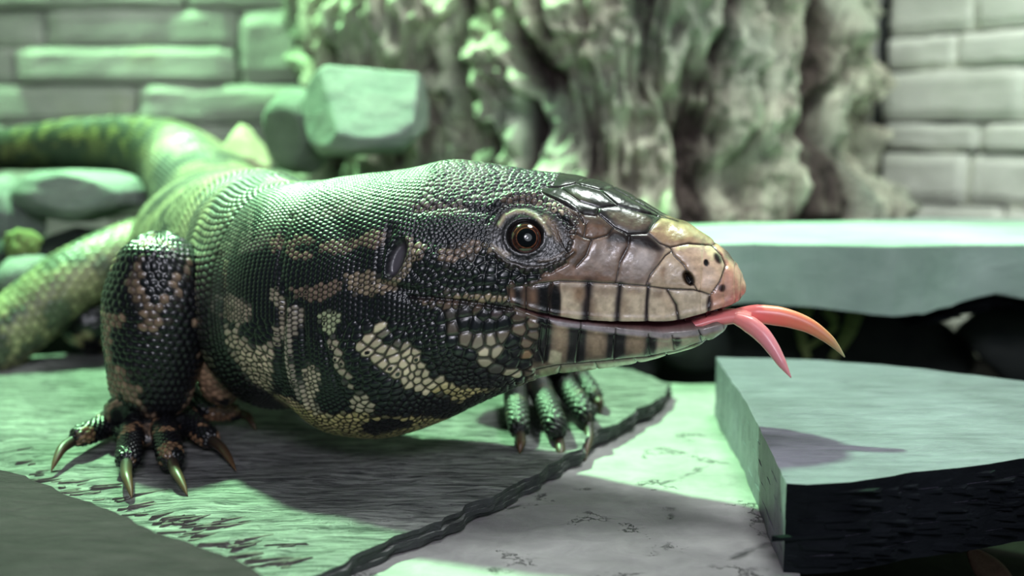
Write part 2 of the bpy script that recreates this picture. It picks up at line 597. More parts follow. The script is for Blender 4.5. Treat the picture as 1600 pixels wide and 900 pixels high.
o = rock('rock', P(14, 338, .665), (.024, .02, .025), 16, M_rock, 12, 4, 0.07, dirs=[((1, -.2, .8), .7)])
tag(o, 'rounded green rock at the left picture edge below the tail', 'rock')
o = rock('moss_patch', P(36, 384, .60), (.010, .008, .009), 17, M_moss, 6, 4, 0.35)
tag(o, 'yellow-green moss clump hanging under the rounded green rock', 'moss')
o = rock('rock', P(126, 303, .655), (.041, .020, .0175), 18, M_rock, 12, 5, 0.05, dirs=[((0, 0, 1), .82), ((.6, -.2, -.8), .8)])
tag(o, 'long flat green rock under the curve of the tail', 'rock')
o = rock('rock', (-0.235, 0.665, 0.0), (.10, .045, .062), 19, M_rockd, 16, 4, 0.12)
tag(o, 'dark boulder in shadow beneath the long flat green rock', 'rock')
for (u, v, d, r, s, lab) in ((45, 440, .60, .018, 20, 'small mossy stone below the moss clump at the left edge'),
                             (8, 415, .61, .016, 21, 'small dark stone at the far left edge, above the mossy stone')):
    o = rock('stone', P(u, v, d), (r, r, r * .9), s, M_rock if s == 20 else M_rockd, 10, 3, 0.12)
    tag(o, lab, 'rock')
# shelf support, and dark boulders added so the hollow reads as shade
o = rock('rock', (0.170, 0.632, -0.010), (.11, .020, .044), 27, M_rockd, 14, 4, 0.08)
tag(o, 'long low dark boulder added to darken the back of the hollow under the shelf', 'rock')
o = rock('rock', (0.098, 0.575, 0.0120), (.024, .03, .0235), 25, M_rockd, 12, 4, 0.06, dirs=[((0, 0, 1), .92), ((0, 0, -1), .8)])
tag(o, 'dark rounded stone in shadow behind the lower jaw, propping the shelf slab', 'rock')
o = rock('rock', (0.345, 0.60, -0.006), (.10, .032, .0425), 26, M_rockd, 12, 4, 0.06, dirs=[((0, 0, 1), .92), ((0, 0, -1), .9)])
tag(o, 'dark boulder placed to darken the hollow under the right end of the shelf', 'rock')


def tube(pts, radii, n=12, m=10, seed=0, rough=0.0):
    pts = np.array(pts, float)
    s = np.concatenate([[0], np.cumsum(np.linalg.norm(np.diff(pts, axis=0), axis=1))])
    q = np.linspace(0, s[-1], n)
    C = pchip(s, pts, q)
    R = pchip(s, np.array(radii, float), q)
    T = np.gradient(C, axis=0)
    T /= np.linalg.norm(T, axis=1)[:, None]
    up = np.array([0.0, 0.1, 1.0]) if abs(T[:, 2]).mean() < 0.8 else np.array([1.0, 0.1, 0.0])
    A = np.cross(T, up)
    A /= np.linalg.norm(A, axis=1)[:, None]
    B = np.cross(A, T)
    th = np.linspace(0, 2 * math.pi, m, endpoint=False)
    X = C[:, None] + R[:, None, None] * (np.cos(th)[None, :, None] * A[:, None] + np.sin(th)[None, :, None] * B[:, None])
    if rough:
        k = 1 + (fbm(X[..., 0] * 120, X[..., 1] * 120, X[..., 2] * 120, seed, 3) - .5) * 2 * rough
        X = C[:, None] + (X - C[:, None]) * k[..., None]
    return X


def grid_faces(n, m, base=0, caps=True):
    i, j = np.meshgrid(np.arange(n - 1), np.arange(m), indexing='ij')
    k = (j + 1) % m
    Fq = np.stack([i * m + j, i * m + k, (i + 1) * m + k, (i + 1) * m + j], -1).reshape(-1, 4) + base
    return Fq


def tube_obj(name, pts, radii, mat, parent=None, n=16, m=10, rough=0.0, seed=0, flat=1.0):
    X = tube(pts, radii, n, m, seed, rough)
    Fq = [tuple(f) for f in grid_faces(n, m)]
    Fq.append(tuple(range(m))[::-1])
    Fq.append(tuple((n - 1) * m + j for j in range(m)))
    return mesh_obj(name, X.reshape(-1, 3), Fq, mat, parent)


# greenish roots hanging in the hollow below the shelf
for k, (u0, v0, u1, v1, u2, v2, r) in enumerate(((1262, 476, 1250, 510, 1262, 560, .0042), (1340, 478, 1325, 520, 1300, 562, .0046),
                                                (1290, 482, 1305, 505, 1255, 548, .003))):
    o = tube_obj('root', [P(u0, v0, .60), P(u1, v1, .60), P(u2, v2, .60)], [r, r * .8, r * .5], M_moss, None, 20, 10, .25, k)
    tag(o, ('left thin green root hanging under the shelf slab', 'right thick green root hanging under the shelf slab',
            'short crossing green root between the two roots under the shelf slab')[k], 'root', 'green roots under the shelf')
# dry leaf on the ground, bottom right
X = []
nn = 14
lp = P(1535, 868, .375)
lv = []
for i in range(nn):
    t = i / (nn - 1)
    c = P(1515 + 70 * t, 856 + 60 * t, .372 + .02 * t)
    w = .0045 * math.sin(math.pi * min(1, t * .9 + .08)) + .0004
    for s_ in (-1, -.5, 0, .5, 1):
        lv.append((c[0] + s_ * w * .8, c[1] + s_ * w * .3, c[2] - abs(s_) * w * .4 + s_ * w * .6))
lf = [(i * 5 + j, i * 5 + j + 1, (i + 1) * 5 + j + 1, (i + 1) * 5 + j) for i in range(nn - 1) for j in range(4)]
o = mesh_obj('dry_leaf', lv, lf, M_leaf)
sol = o.modifiers.new('thick', 'SOLIDIFY')
sol.thickness = .0006
tag(o, 'dry brown leaf on the dark ground below the block', 'leaf')

# ------------------------------------------------------------------ setting: ground and stacked-stone walls
gx, gy = np.meshgrid(np.linspace(-.9, .9, 120), np.linspace(.05, 1.2, 90), indexing='ij')
gz = ZG + (fbm(gx * 30, gy * 30, 0, 61, 4) - .5) * .006
V = np.stack([gx, gy, gz], -1).reshape(-1, 3)
i, j = np.meshgrid(np.arange(119), np.arange(89), indexing='ij')
Fq = np.stack([i * 90 + j, (i + 1) * 90 + j, (i + 1) * 90 + j + 1, i * 90 + j + 1], -1).reshape(-1, 4)
fo = mesh_obj('floor', V, Fq, M_soil)
fo['kind'] = 'structure'


def stone_mesh(w, h, d, seed):
    """a ledge stone: split face with rounded arrises, x to the right, y into the wall"""
    nx_, nz_ = 14, 6
    bx = np.linspace(-.5, .5, nx_)
    bz = np.linspace(-.5, .5, nz_)
    V = []
    for zz in bz:
        for xx in bx:
            ex = max(0, abs(xx) * 2 - .93) / .07
            ez = max(0, abs(zz) * 2 - .78) / .22
            yy = (fbm(xx * w * 35 + seed, zz * h * 60, seed, 3, 3) - .5) * .0028 + .003 * ex + .0022 * ez
            V.append((xx * w + (noise(zz * 3, seed, 0, 5) - .5) * .004 * (1 if abs(xx) > .45 else 0), float(yy), zz * h + (float(noise(xx * 6, seed, 1.5, 6)) - .5) * .0028))
    nf = len(V)
    Fc = [(j * nx_ + i, j * nx_ + i + 1, (j + 1) * nx_ + i + 1, (j + 1) * nx_ + i) for j in range(nz_ - 1) for i in range(nx_ - 1)]
    rim = [i for i in range(nx_)] + [j * nx_ + nx_ - 1 for j in range(1, nz_)] + \
          [(nz_ - 1) * nx_ + i for i in range(nx_ - 2, -1, -1)] + [j * nx_ for j in range(nz_ - 2, 0, -1)]
    V += [(V[q][0], d, V[q][2]) for q in rim]
    R = len(rim)
    Fc += [(rim[(k + 1) % R], rim[k], nf + k, nf + (k + 1) % R) for k in range(R)]
    return np.array([[float(a) for a in v] for v in V]), Fc


YW = 0.86


def wall(name, origin, dirx, rows, length, mat=None):
    """stacked stone wall along dirx; rows = [(z0, z1, [(x0, x1, proud)...])]"""
    dx = np.array([dirx[0], dirx[1], 0.0])
    dx /= np.linalg.norm(dx)
    dy = np.array([-dx[1], dx[0], 0.0])          # into the wall
    o3 = np.array(origin, float)
    V = []
    for a in (-.02, length):
        for b in (0.016, 0.05):
            for z in (ZG, 0.55):
                V.append(o3 + dx * a + dy * b + np.array([0, 0, z]))
    Fc = [(0, 4, 5, 1), (4, 6, 7, 5), (6, 2, 3, 7), (2, 0, 1, 3), (1, 5, 7, 3), (0, 2, 6, 4)]
    w = mesh_obj(name, V, Fc, M_walldark, smooth=False)
    w['kind'] = 'structure'
    k = 0
    for (z0, z1, xs) in rows:
        for (x0, x1, pr) in xs:
            k += 1
            sv, sf = stone_mesh(x1 - x0 - .0012, z1 - z0 - .0012, .022, k * 3.7 + origin[0])
            c = o3 + dx * (x0 + x1) / 2 + np.array([0, 0, (z0 + z1) / 2])
            W = c + sv[:, :1] * dx + (sv[:, 1:2] - pr) * dy + sv[:, 2:3] * np.array([0, 0, 1.0])
            st = mesh_obj('stone', W, sf, mat or M_wall, smooth=False)
            st.parent = w
    return w


def wx(u):
    return (u - 800) / F * YW * 1.0


def wz(v):
    return H + (200 - v) / F * YW * 1.03


rows = []
X0 = -0.62


def R(v1, v0, segs):
    rows.append((wz(v1), wz(v0), [(wx(a) - X0, wx(b) - X0, p) for a, b, p in segs]))


R(25, -20, [(-420, -180, .003), (-180, 302, .005), (304, 560, .003), (560, 800, .006), (800, 1100, .002), (1100, 1360, .006)])
R(80, 26, [(-420, -150, .006), (-150, 88, -.002), (90, 382, .003)])
R(134, 81, [(-420, -60, .008), (-60, 38, -.002), (40, 376, .004)])
R(134, 26, [(384, 545, .004), (545, 900, .003), (900, 1360, .006)])
R(192, 136, [(-420, -100, .004), (-100, 222, .0), (224, 520, .005), (520, 940, .004), (940, 1360, .002)])
R(262, 193, [(-420, 10, .006), (10, 262, .0), (264, 500, .002), (500, 800, .0), (800, 1360, .004)])
rg = np.random.default_rng(4)
z = wz(262) - .001
while z > ZG:
    hh = rg.uniform(.024, .036)
    x = 0
    segs = []
    while x < 0.90:
        ww = rg.uniform(.09, .2)
        segs.append((x, min(x + ww, .905), rg.uniform(-.002, .008)))
        x += ww
    rows.append((z - hh, z, segs))
    z -= hh + .001
z = wz(-20) + .001
while z < 0.50:
    hh = rg.uniform(.024, .036)
    x = 0
    segs = []
    while x < 0.90:
        ww = rg.uniform(.09, .2)
        segs.append((x, min(x + ww, .905), rg.uniform(-.002, .008)))
        x += ww
    rows.append((z, z + hh, segs))
    z += hh + .001
wall('wall_back', (X0, YW, 0), (1, 0), rows, 0.925)
# right wall comes forward from the corner
rows = []
z = ZG + .004
while z < .50:
    hh = rg.uniform(.020, .040)
    x = 0
    segs = []
    while x < 0.62:
        ww = rg.uniform(.06, .13)
        segs.append((x, min(x + ww, .63), rg.uniform(-.001, .002)))
        x += ww
    rows.append((z, z + hh, segs))
    z += hh + .001
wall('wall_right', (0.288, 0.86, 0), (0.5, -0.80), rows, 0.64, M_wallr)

rows = []
z = ZG + .004
while z < .50:
    hh = rg.uniform(.024, .036)
    x = 0
    segs = []
    while x < 0.60:
        ww = rg.uniform(.09, .18)
        segs.append((x, min(x + ww, .61), rg.uniform(-.003, .006)))
        x += ww
    rows.append((z, z + hh, segs))
    z += hh + .001
wall('wall_left', (-0.615, 0.245, 0), (0, 1), rows, 0.612)

# ------------------------------------------------------------------ the gnarled stump
t = NT('gnarled_bark')
vo = t.tc.outputs['Object']
n1 = t.noise(t.mapped((1, 1, .30)), 75, 8, .75, .8)
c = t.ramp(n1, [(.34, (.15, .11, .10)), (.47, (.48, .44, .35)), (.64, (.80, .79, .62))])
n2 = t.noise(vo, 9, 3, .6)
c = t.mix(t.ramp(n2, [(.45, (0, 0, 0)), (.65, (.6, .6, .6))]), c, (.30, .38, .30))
at = t.n('ShaderNodeAttribute', attribute_name='skin_colour')
c = t.mix(1.0, c, at.outputs['Color'], 'MULTIPLY')
t.link(c, t.b.inputs['Base Color'])
t.b.inputs['Roughness'].default_value = .85
t.bump(n1, .004, 1)
M_bark = t.m


def stump(name, cx, cy, rx, ry, z0, z1, seed, lean, lumps=(), amp=.030, na=420, nz=340, freq=9.0, twist=1.2, flare=.25):
    a = np.linspace(math.pi, 2 * math.pi, na)         # front half, left to right
    zz = np.linspace(z0, z1, nz)
    A, Z = np.meshgrid(a, zz, indexing='ij')
    tt = (Z - z0) / (z1 - z0)
    q = (A - math.pi) / math.pi                       # 0 left .. 1 right
    side = (q - .5) * 2
    fl = 1 + flare * np.exp(-(Z - .03) / .07) * (0.6 + .6 * np.abs(side))
    # furrows run up the trunk and fan outwards near the foot
    w = (fbm(q * 6, Z * 10, 0, seed, 4) - .5)
    ph = side * (1 + lean * (1 - tt)**2 * .9) * freq + w * 3.0
    rid = noise(ph, Z * 5 + 2 * w, 0, seed + 3)
    rid = sm(.18, .60, rid)
    rid2 = 1 - np.abs(2 * (noise(ph * 2.1, Z * 22 + 5 * w, 4, seed + 4)) - 1)
    f3 = fbm(q * 40, Z * 60, 0, seed + 8, 4)
    rid3 = 1 - np.abs(2 * (noise(ph * 4.5 + 2 * f3, Z * 34 + 4 * w, 9, seed + 6)) - 1)
    disp = amp * (rid * .62 + rid2 * .42 + (f3 - .5) * .8 + (rid3 - .5) * .26 + (fbm(q * 6, Z * 16, 2, seed + 2, 3) - .5) * 1.0 - .5)
    for (lq, lz, lr, la) in lumps:
        dq = (q - lq) * math.pi * rx
        g = np.exp(-((dq**2 + (Z - lz)**2) / lr**2)**1.6)
        disp += la * g
    rr = (rx * fl + disp)
    ry_ = (ry * fl + disp)
    X = cx + rr * np.cos(A)
    Y = cy + ry_ * np.sin(A)
    V = np.stack([X, Y, Z], -1)
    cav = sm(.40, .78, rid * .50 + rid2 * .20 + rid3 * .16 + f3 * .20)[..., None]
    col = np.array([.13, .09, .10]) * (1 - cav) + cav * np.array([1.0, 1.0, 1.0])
    n, m = na, nz
    i, j = np.meshgrid(np.arange(n - 1), np.arange(m - 1), indexing='ij')
    Fq = np.stack([i * m + j, (i + 1) * m + j, (i + 1) * m + j + 1, i * m + j + 1], -1).reshape(-1, 4)
    Vv = V.reshape(-1, 3)
    back = np.stack([np.full(m, cx), np.full(m, cy - .002), zz], -1)
    nb = len(Vv)
    Vv = np.vstack([Vv, back])
    cc = np.vstack([col.reshape(-1, 3), np.ones((m, 3)) * .3])
    j = np.arange(m - 1)
    F1_ = np.stack([nb + j, j, j + 1, nb + j + 1], -1)
    e = (n - 1) * m
    F2_ = np.stack([e + j, nb + j, nb + j + 1, e + j + 1], -1)
    return mesh_obj(name, Vv, np.vstack([Fq, F1_, F2_]), M_bark, colors=cc)


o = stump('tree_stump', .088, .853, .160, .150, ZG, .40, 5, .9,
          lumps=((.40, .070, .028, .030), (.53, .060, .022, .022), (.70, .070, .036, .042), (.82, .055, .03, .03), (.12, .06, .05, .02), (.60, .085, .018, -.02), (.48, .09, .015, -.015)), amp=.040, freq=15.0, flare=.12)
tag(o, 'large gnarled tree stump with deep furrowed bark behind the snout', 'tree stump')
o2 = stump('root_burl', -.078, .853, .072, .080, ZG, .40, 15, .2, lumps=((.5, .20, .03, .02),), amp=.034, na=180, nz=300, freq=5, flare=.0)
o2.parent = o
o2['label'] = 'smaller knotted grey-green root mass on the left of the stump'

# ================================================================== the lizard
# ---- pattern and relief of the flank and head, drawn in side-view template units (u right, v down)
U0, V0, S2 = 280, 240, 2.0
AW, AH = int(900 * S2), int(460 * S2)
au, av = np.meshgrid(U0 + np.arange(AW) / S2, V0 + np.arange(AH) / S2)


def polymask(p, blur=0.0):
    p = np.array(p, float)
    m = np.zeros((AH, AW))
    pad = 4 + blur * 3
    x0, y0 = np.clip(((p.min(0) - pad - [U0, V0]) * S2).astype(int), 0, [AW, AH])
    x1, y1 = np.clip(((p.max(0) + pad - [U0, V0]) * S2).astype(int) + 1, 0, [AW, AH])
    if x1 <= x0 or y1 <= y0:
        return m
    X, Y = au[y0:y1, x0:x1], av[y0:y1, x0:x1]
    ins = np.zeros(X.shape, bool)
    for i in range(len(p)):
        a, b = p[i], p[(i + 1) % len(p)]
        c = (a[1] > Y) != (b[1] > Y)
        ins ^= c & (X < (b[0] - a[0]) * (Y - a[1]) / (b[1] - a[1] + 1e-12) + a[0])
    s = ins.astype(float)
    if blur > 0:
        s = gblur(s, blur * S2)
    m[y0:y1, x0:x1] = s
    return m


def gblur(a, sig):
    r = int(max(1, sig * 2.5))
    k = np.exp(-0.5 * (np.arange(-r, r + 1) / sig)**2)
    k /= k.sum()
    for ax in (0, 1):
        pad = [(0, 0), (0, 0)]
        pad[ax] = (r, r)
        b = np.pad(a, pad, mode='edge')
        o = np.zeros_like(a)
        for i, w in enumerate(k):
            o += w * (b[i:i + a.shape[0]] if ax == 0 else b[:, i:i + a.shape[1]])
        a = o
    return a


def segdist(lines, lim=14.0):
    D = np.full((AH, AW), lim)
    for ln in lines:
        for a, b in zip(ln[:-1], ln[1:]):
            a, b = np.array(a, float), np.array(b, float)
            lo, hi = np.minimum(a, b) - lim, np.maximum(a, b) + lim
            x0, y0 = np.clip(((lo - [U0, V0]) * S2).astype(int), 0, [AW, AH])
            x1, y1 = np.clip(((hi - [U0, V0]) * S2).astype(int), 0, [AW, AH])
            if x1 <= x0 or y1 <= y0:
                continue
            X, Y = au[y0:y1, x0:x1], av[y0:y1, x0:x1]
            d = b - a
            t = np.clip(((X - a[0]) * d[0] + (Y - a[1]) * d[1]) / (d @ d + 1e-9), 0, 1)
            dd = np.hypot(X - a[0] - t * d[0], Y - a[1] - t * d[1])
            D[y0:y1, x0:x1] = np.minimum(D[y0:y1, x0:x1], dd)
    return D


CA = np.ones((AH, AW, 3)) * np.array([20, 22, 27.0])
HA = np.zeros((AH, AW))            # relief in mm


def paint(p, c, blur=0.6, k=1.0):
    m = polymask(p, blur)[..., None] * k
    CA[:] = CA * (1 - m) + np.array(c, float) * m


def ell(cu, cv, a, b, rot=0.0, n=28):
    r = math.radians(rot)
    return [(cu + a * math.cos(t) * math.cos(r) - b * math.sin(t) * math.sin(r),
             cv + a * math.cos(t) * math.sin(r) + b * math.sin(t) * math.cos(r)) for t in np.linspace(0, 2 * math.pi, n, endpoint=False)]


def spot(cu, cv, a, b, c, blur=1.5, rot=0, k=1.0):
    paint(ell(cu, cv, a, b, rot), c, blur, k)


def stroke(ln, w, c=None, blur=1.0, h=0.0, k=1.0):
    D = segdist([ln], w * 1.6 + 6)
    m = np.exp(-(D / w)**2)
    m[D >= w * 1.6 + 5.9] = 0
    if c is not None:
        CA[:] = CA * (1 - m[..., None] * k) + np.array(c, float) * m[..., None] * k
    if h:
        HA[:] += h * m


BR = (118, 98, 86)       # brown-grey light scales
CR = (186, 168, 142)     # cream
YE = (176, 160, 112)
# dorsal zone: mixed light and dark transverse rows
dors = [(280, 240), (745, 240), (790, 262), (800, 300), (740, 325), (728, 318), (650, 320), (600, 322), (560, 332), (519, 338), (475, 345),
        (450, 367), (425, 385), (378, 396), (347, 404), (280, 400)]
mk = polymask(dors, 1.0)[..., None]
mixn = fbm(au / 5.0, av / 26.0, 0, 71, 2)
lit = sm(.40, .54, mixn + .04)[..., None]
CA[:] = CA * (1 - mk) + mk * (np.array([24, 25, 27.]) * (1 - lit) + np.array([100, 95, 88.]) * lit)
paint([(644, 316), (728, 316), (728, 334), (690, 336), (644, 330)], BR, 1, .7)
for p in ([(453, 374), (466, 364), (487, 371), (494, 380), (475, 383), (459, 383), (456, 392), (487, 392), (491, 402), (456, 405), (448, 392)],
          [(494, 383), (512, 374), (537, 371), (556, 374), (559, 386), (537, 396), (516, 396), (500, 392)],
          [(559, 374), (572, 361), (594, 355), (606, 364), (600, 380), (581, 389), (566, 386)],
          [(453, 446), (475, 449), (500, 442), (531, 436), (537, 449), (525, 461), (500, 471), (475, 467), (456, 461)],
          [(641, 371), (662, 380), (672, 399), (653, 408), (644, 399)],
          [(684, 392), (706, 383), (737, 374), (750, 377), (747, 399), (722, 408), (694, 417), (681, 408)],
          [(419, 375), (440, 362), (446, 380), (425, 395)],
          [(347, 405), (356, 404), (356, 450), (347, 450)]):
    paint(p, BR, .5)
paint([(537, 430), (556, 421), (581, 424), (600, 436), (625, 430), (631, 405), (637, 380), (656, 377), (659, 392), (644, 414), (631, 436),
       (612, 455), (581, 461), (556, 461), (541, 446)], (142, 124, 104), .8)
for p in ([(334, 464), (356, 455), (381, 467), (394, 480), (391, 496), (375, 508), (347, 499), (331, 483)],):
    paint(p, (150, 134, 118), 1)
spot(341, 478, 7, 14, (40, 42, 44), 2)
spot(350, 458, 5, 5, (40, 42, 44), 1)
paint([(347, 505), (372, 517), (394, 542), (419, 536), (431, 511), (437, 492), (419, 461), (428, 442), (441, 461), (444, 492), (441, 524),
       (428, 555), (425, 586), (422, 614), (394, 596), (369, 564), (353, 533)], (150, 138, 120), .8)
paint([(350, 512), (372, 522), (396, 546), (424, 545), (424, 612), (394, 596), (369, 564), (353, 533)], CR, 4)
paint([(425, 614), (456, 621), (475, 630), (487, 649), (475, 653), (450, 639), (428, 621)], (190, 165, 132), 1)
paint([(450, 480), (472, 477), (469, 508), (456, 539), (456, 564), (469, 592), (475, 617), (487, 633), (512, 658), (494, 652), (475, 630),
       (462, 611), (450, 586), (444, 555), (445, 508)], (150, 138, 124), .6)
paint([(469, 580), (484, 564), (500, 580), (500, 605), (491, 624), (500, 642), (525, 652), (547, 649), (530, 670), (494, 655), (475, 625)], (172, 158, 136), .6)
paint([(512, 524), (525, 527), (537, 555), (547, 580), (559, 605), (581, 624), (587, 636), (569, 646), (550, 642), (544, 630), (550, 611),
       (537, 592), (525, 564), (516, 546)], (168, 156, 134), .5)
paint([(497, 489), (519, 483), (531, 492), (531, 505), (516, 521), (500, 511)], (165, 170, 135), .6)
paint([(556, 536), (569, 511), (594, 505), (606, 533), (647, 542), (653, 561), (666, 580), (691, 592), (697, 602), (737, 605), (787, 611),
       (750, 630), (722, 627), (691, 614), (662, 617), (637, 605), (612, 592), (594, 567), (575, 555)], (196, 182, 152), .5)
paint([(662, 606), (697, 602), (737, 605), (787, 609), (765, 628), (722, 630), (691, 616)], YE, 2)
paint([(475, 630), (500, 650), (547, 643), (590, 645), (644, 650), (700, 652), (750, 628), (790, 612), (775, 650), (700, 690), (560, 700), (470, 690), (440, 640)], YE, .8)
paint([(562, 660), (580, 652), (610, 650), (641, 656), (643, 664), (620, 668), (590, 677), (566, 675)], (20, 22, 25), .6)
# underside beyond the side view: cream with black bars
paint([(440, 640), (470, 662), (520, 684), (600, 690), (680, 668), (800, 612), (900, 588), (1150, 560), (1150, 700), (440, 700)], (150, 142, 110), 2)
paint([(700, 640), (740, 615), (790, 606), (850, 590), (850, 600), (800, 620), (740, 645)], (24, 26, 28), 1)

# ---- head shields
shield = [(838, 300), (862, 288), (880, 266), (960, 270), (1190, 380), (1190, 530), (1100, 575), (1000, 585), (870, 594), (838, 592), (830, 572),
          (838, 545), (846, 506), (800, 484), (790, 447), (830, 446), (852, 432), (885, 412), (905, 350), (880, 322)]
MS = polymask(shield, 1.2)
paint(shield, (92, 76, 66), .8)
paint([(838, 298), (880, 262), (960, 265), (1052, 325), (1045, 337), (1022, 350), (1012, 364), (981, 366), (959, 355), (937, 336), (903, 333), (875, 317)], (44, 41, 40), 1)
paint([(945, 330), (1000, 333), (1020, 345), (1008, 360), (982, 362), (960, 350)], (98, 84, 74), 2)
paint([(880, 300), (905, 300), (925, 315), (905, 318)], (84, 80, 70), 2)
paint([(838, 312), (860, 313), (882, 324), (906, 340), (905, 350), (880, 334), (850, 326)], (190, 170, 146), 1.5)
paint([(884, 330), (906, 338), (912, 350), (905, 362), (890, 345)], (60, 48, 42), 2)
paint([(1024, 350), (1034, 336), (1060, 338), (1116, 368), (1118, 383), (1075, 379), (1047, 386), (1030, 379), (1014, 364)], (172, 142, 114), 1.2)
spot(1022, 338, 10, 5, (20, 18, 18), 1.5, 20)
spot(1060, 345, 16, 4, (105, 85, 68), 2, 22)
paint([(1047, 386), (1075, 380), (1112, 383), (1133, 411), (1125, 440), (1110, 460), (1086, 452), (1069, 414)], (206, 174, 148), 1)
paint([(1112, 380), (1130, 380), (1190, 420), (1180, 480), (1108, 490), (1110, 460), (1126, 440), (1134, 411)], (198, 148, 126), 1.5)
paint([(1140, 462), (1170, 450), (1165, 480), (1120, 490)], (205, 130, 120), 4)
paint([(1127, 384), (1150, 396), (1152, 412), (1136, 404)], (70, 50, 48), 2.5)
paint([(925, 374), (950, 366), (983, 367), (981, 386), (969, 408), (962, 439), (900, 432), (905, 415), (916, 399)], (140, 118, 106), 1)
paint([(983, 366), (1012, 364), (1040, 384), (1040, 399), (1031, 411), (1016, 430), (1009, 446), (962, 440), (970, 408)], (152, 134, 124), 1)
paint([(1040, 388), (1050, 388), (1069, 414), (1088, 452), (1009, 447), (1018, 430)], (190, 166, 142), 1)
paint([(950, 364), (985, 364), (1015, 368), (1038, 390), (1030, 394), (1000, 384), (975, 380), (948, 378)], (34, 26, 26), 3)
spot(945, 400, 13, 9, (165, 148, 140), 5, -35)
spot(1005, 405, 14, 14, (178, 162, 156), 5)
spot(975, 395, 4, 16, (70, 50, 44), 3, 15)
paint([(905, 346), (918, 350), (914, 372), (925, 376), (916, 400), (902, 412), (890, 396), (896, 370)], (100, 78, 66), 2)
paint([(918, 350), (944, 352), (950, 366), (925, 374), (913, 371)], (110, 82, 66), 2)
paint([(846, 430), (880, 412), (905, 414), (962, 438), (920, 440), (875, 439), (826, 446)], (126, 98, 84), 2)
# upper lip scales
paint([(862, 442), (919, 441), (969, 444), (1012, 447), (1044, 452), (1084, 453), (1110, 460), (1106, 488), (1062, 500), (960, 504), (872, 497)], (200, 180, 156), .6)
paint([(792, 446), (825, 446), (875, 439), (876, 497), (838, 492), (795, 476)], (88, 70, 60), .6)
for (a, w, t, b) in ((808, 9, 446, 482), (849, 17, 441, 497)):
    paint([(a - w / 2, t), (a + w / 2, t), (a + w / 2 + 2, b), (a - w / 2 + 2, b)], (20, 18, 20), 3.0)
spot(868, 470, 8, 26, (20, 18, 20), 2)
spot(832, 464, 5, 10, (128, 98, 80), 3)
spot(800, 462, 4, 10, (120, 92, 76), 2.5)
for (u, w, k) in ((917, 8, .95), (966, 5, .85), (1011, 3.2, .8)):
    stroke([(u + 3, 444), (u, 470), (u - 2, 500)], w, (26, 22, 28), k=k)
stroke([(1043, 454), (1056, 476), (1060, 498)], 3, (36, 28, 28), k=.8)
spot(905, 458, 9, 14, (136, 108, 86), 5)
for (a, b, ra, rb) in ((885, 447, 16, 5), (944, 450, 18, 6), (990, 452, 16, 6), (925, 480, 5, 18), (975, 478, 4, 16), (1030, 458, 10, 6), (880, 490, 8, 5), (935, 494, 6, 5)):
    spot(a, b, ra, rb, (122, 98, 80), 5, 0, .75)
spot(945, 455, 14, 8, (160, 140, 122), 5)
spot(1108, 475, 4, 13, (50, 38, 38), 1.5, 4)
spot(1128, 450, 5, 6, (50, 28, 28), 1.2, 30)
spot(1103, 411, 4.2, 5.5, (16, 12, 12), .7, -20)
spot(1121, 404, 5, 9, (40, 28, 28), 1.5, -30)
for (a, b, ra, rb, rt, cc_, kk) in ((930, 398, 8, 5, 10, (92, 72, 62), .7), (958, 385, 12, 6, -20, (78, 60, 52), .7), (950, 420, 6, 12, 20, (96, 76, 66), .6),
        (988, 392, 5, 10, 10, (84, 66, 58), .6), (975, 425, 10, 8, 0, (120, 96, 84), .6), (1028, 402, 5, 8, 20, (110, 84, 72), .6), (1035, 425, 5, 9, 10, (136, 104, 82), .7),
        (900, 395, 8, 14, 20, (74, 56, 48), .6), (1000, 436, 18, 5, 0, (128, 104, 92), .5), (1090, 390, 18, 5, 8, (226, 196, 176), .6), (1060, 372, 16, 5, 22, (140, 112, 86), .6),
        (1070, 412, 5, 8, -30, (120, 92, 70), .6), (1100, 440, 10, 8, 0, (222, 190, 168), .6), (1140, 440, 8, 14, 0, (212, 158, 138), .5), (1045, 470, 10, 16, 0, (206, 178, 150), .5)):
    spot(a, b, ra, rb, cc_, 4, rt, kk)
# mouth and lower jaw
lowj = [(790, 482), (840, 492), (872, 500), (960, 512), (1040, 521), (1100, 515), (1150, 500), (1150, 560), (1000, 580), (870, 594), (800, 612), (838, 560)]
paint(lowj, (118, 100, 86), 1)
paint([(1015, 520), (1100, 515), (1150, 500), (1150, 560), (1015, 575)], (176, 158, 138), 3)
for (u0, u1, t, b) in ((838, 862, 494, 565), (889, 916, 505, 570), (950, 978, 514, 566), (1009, 1026, 524, 560)):
    paint([(u0, t), (u1, t), (u1 - 3, b), (u0 - 3, b)], (20, 20, 22), 2.4)
spot(1058, 532, 6, 10, (30, 24, 24), 2)
spot(1094, 524, 3, 9, (60, 46, 42), 1.2, -15)
for (cu, cv, a, b) in ((876, 528, 11, 24), (932, 535, 13, 20), (994, 536, 14, 20)):
    spot(cu, cv, a, b, (158, 134, 112), 4)
paint([(842, 578), (860, 574), (950, 566), (1000, 562), (1050, 552), (1100, 535), (1142, 510), (1150, 560), (1000, 590), (850, 600)], (178, 176, 138), 1.5)
stroke([(838, 576), (870, 571), (950, 564), (1010, 558)], 2.5, (190, 190, 165))
paint([(846, 493), (872, 500), (960, 512), (1040, 519), (1098, 514), (1142, 503), (1140, 508), (1098, 521), (1040, 527), (960, 520), (872, 508)], (150, 140, 142), 1.2)
MOUTH = [(800, 478), (838, 488), (866, 494), (905, 501), (960, 504), (1040, 504), (1064, 501), (1106, 489), (1142, 478), (1166, 466), (1175, 480), (1158, 498), (1140, 501), (1100, 512),
         (1040, 518), (960, 510), (905, 505), (866, 499), (838, 492)]
paint(MOUTH, (88, 40, 48), 1.0)
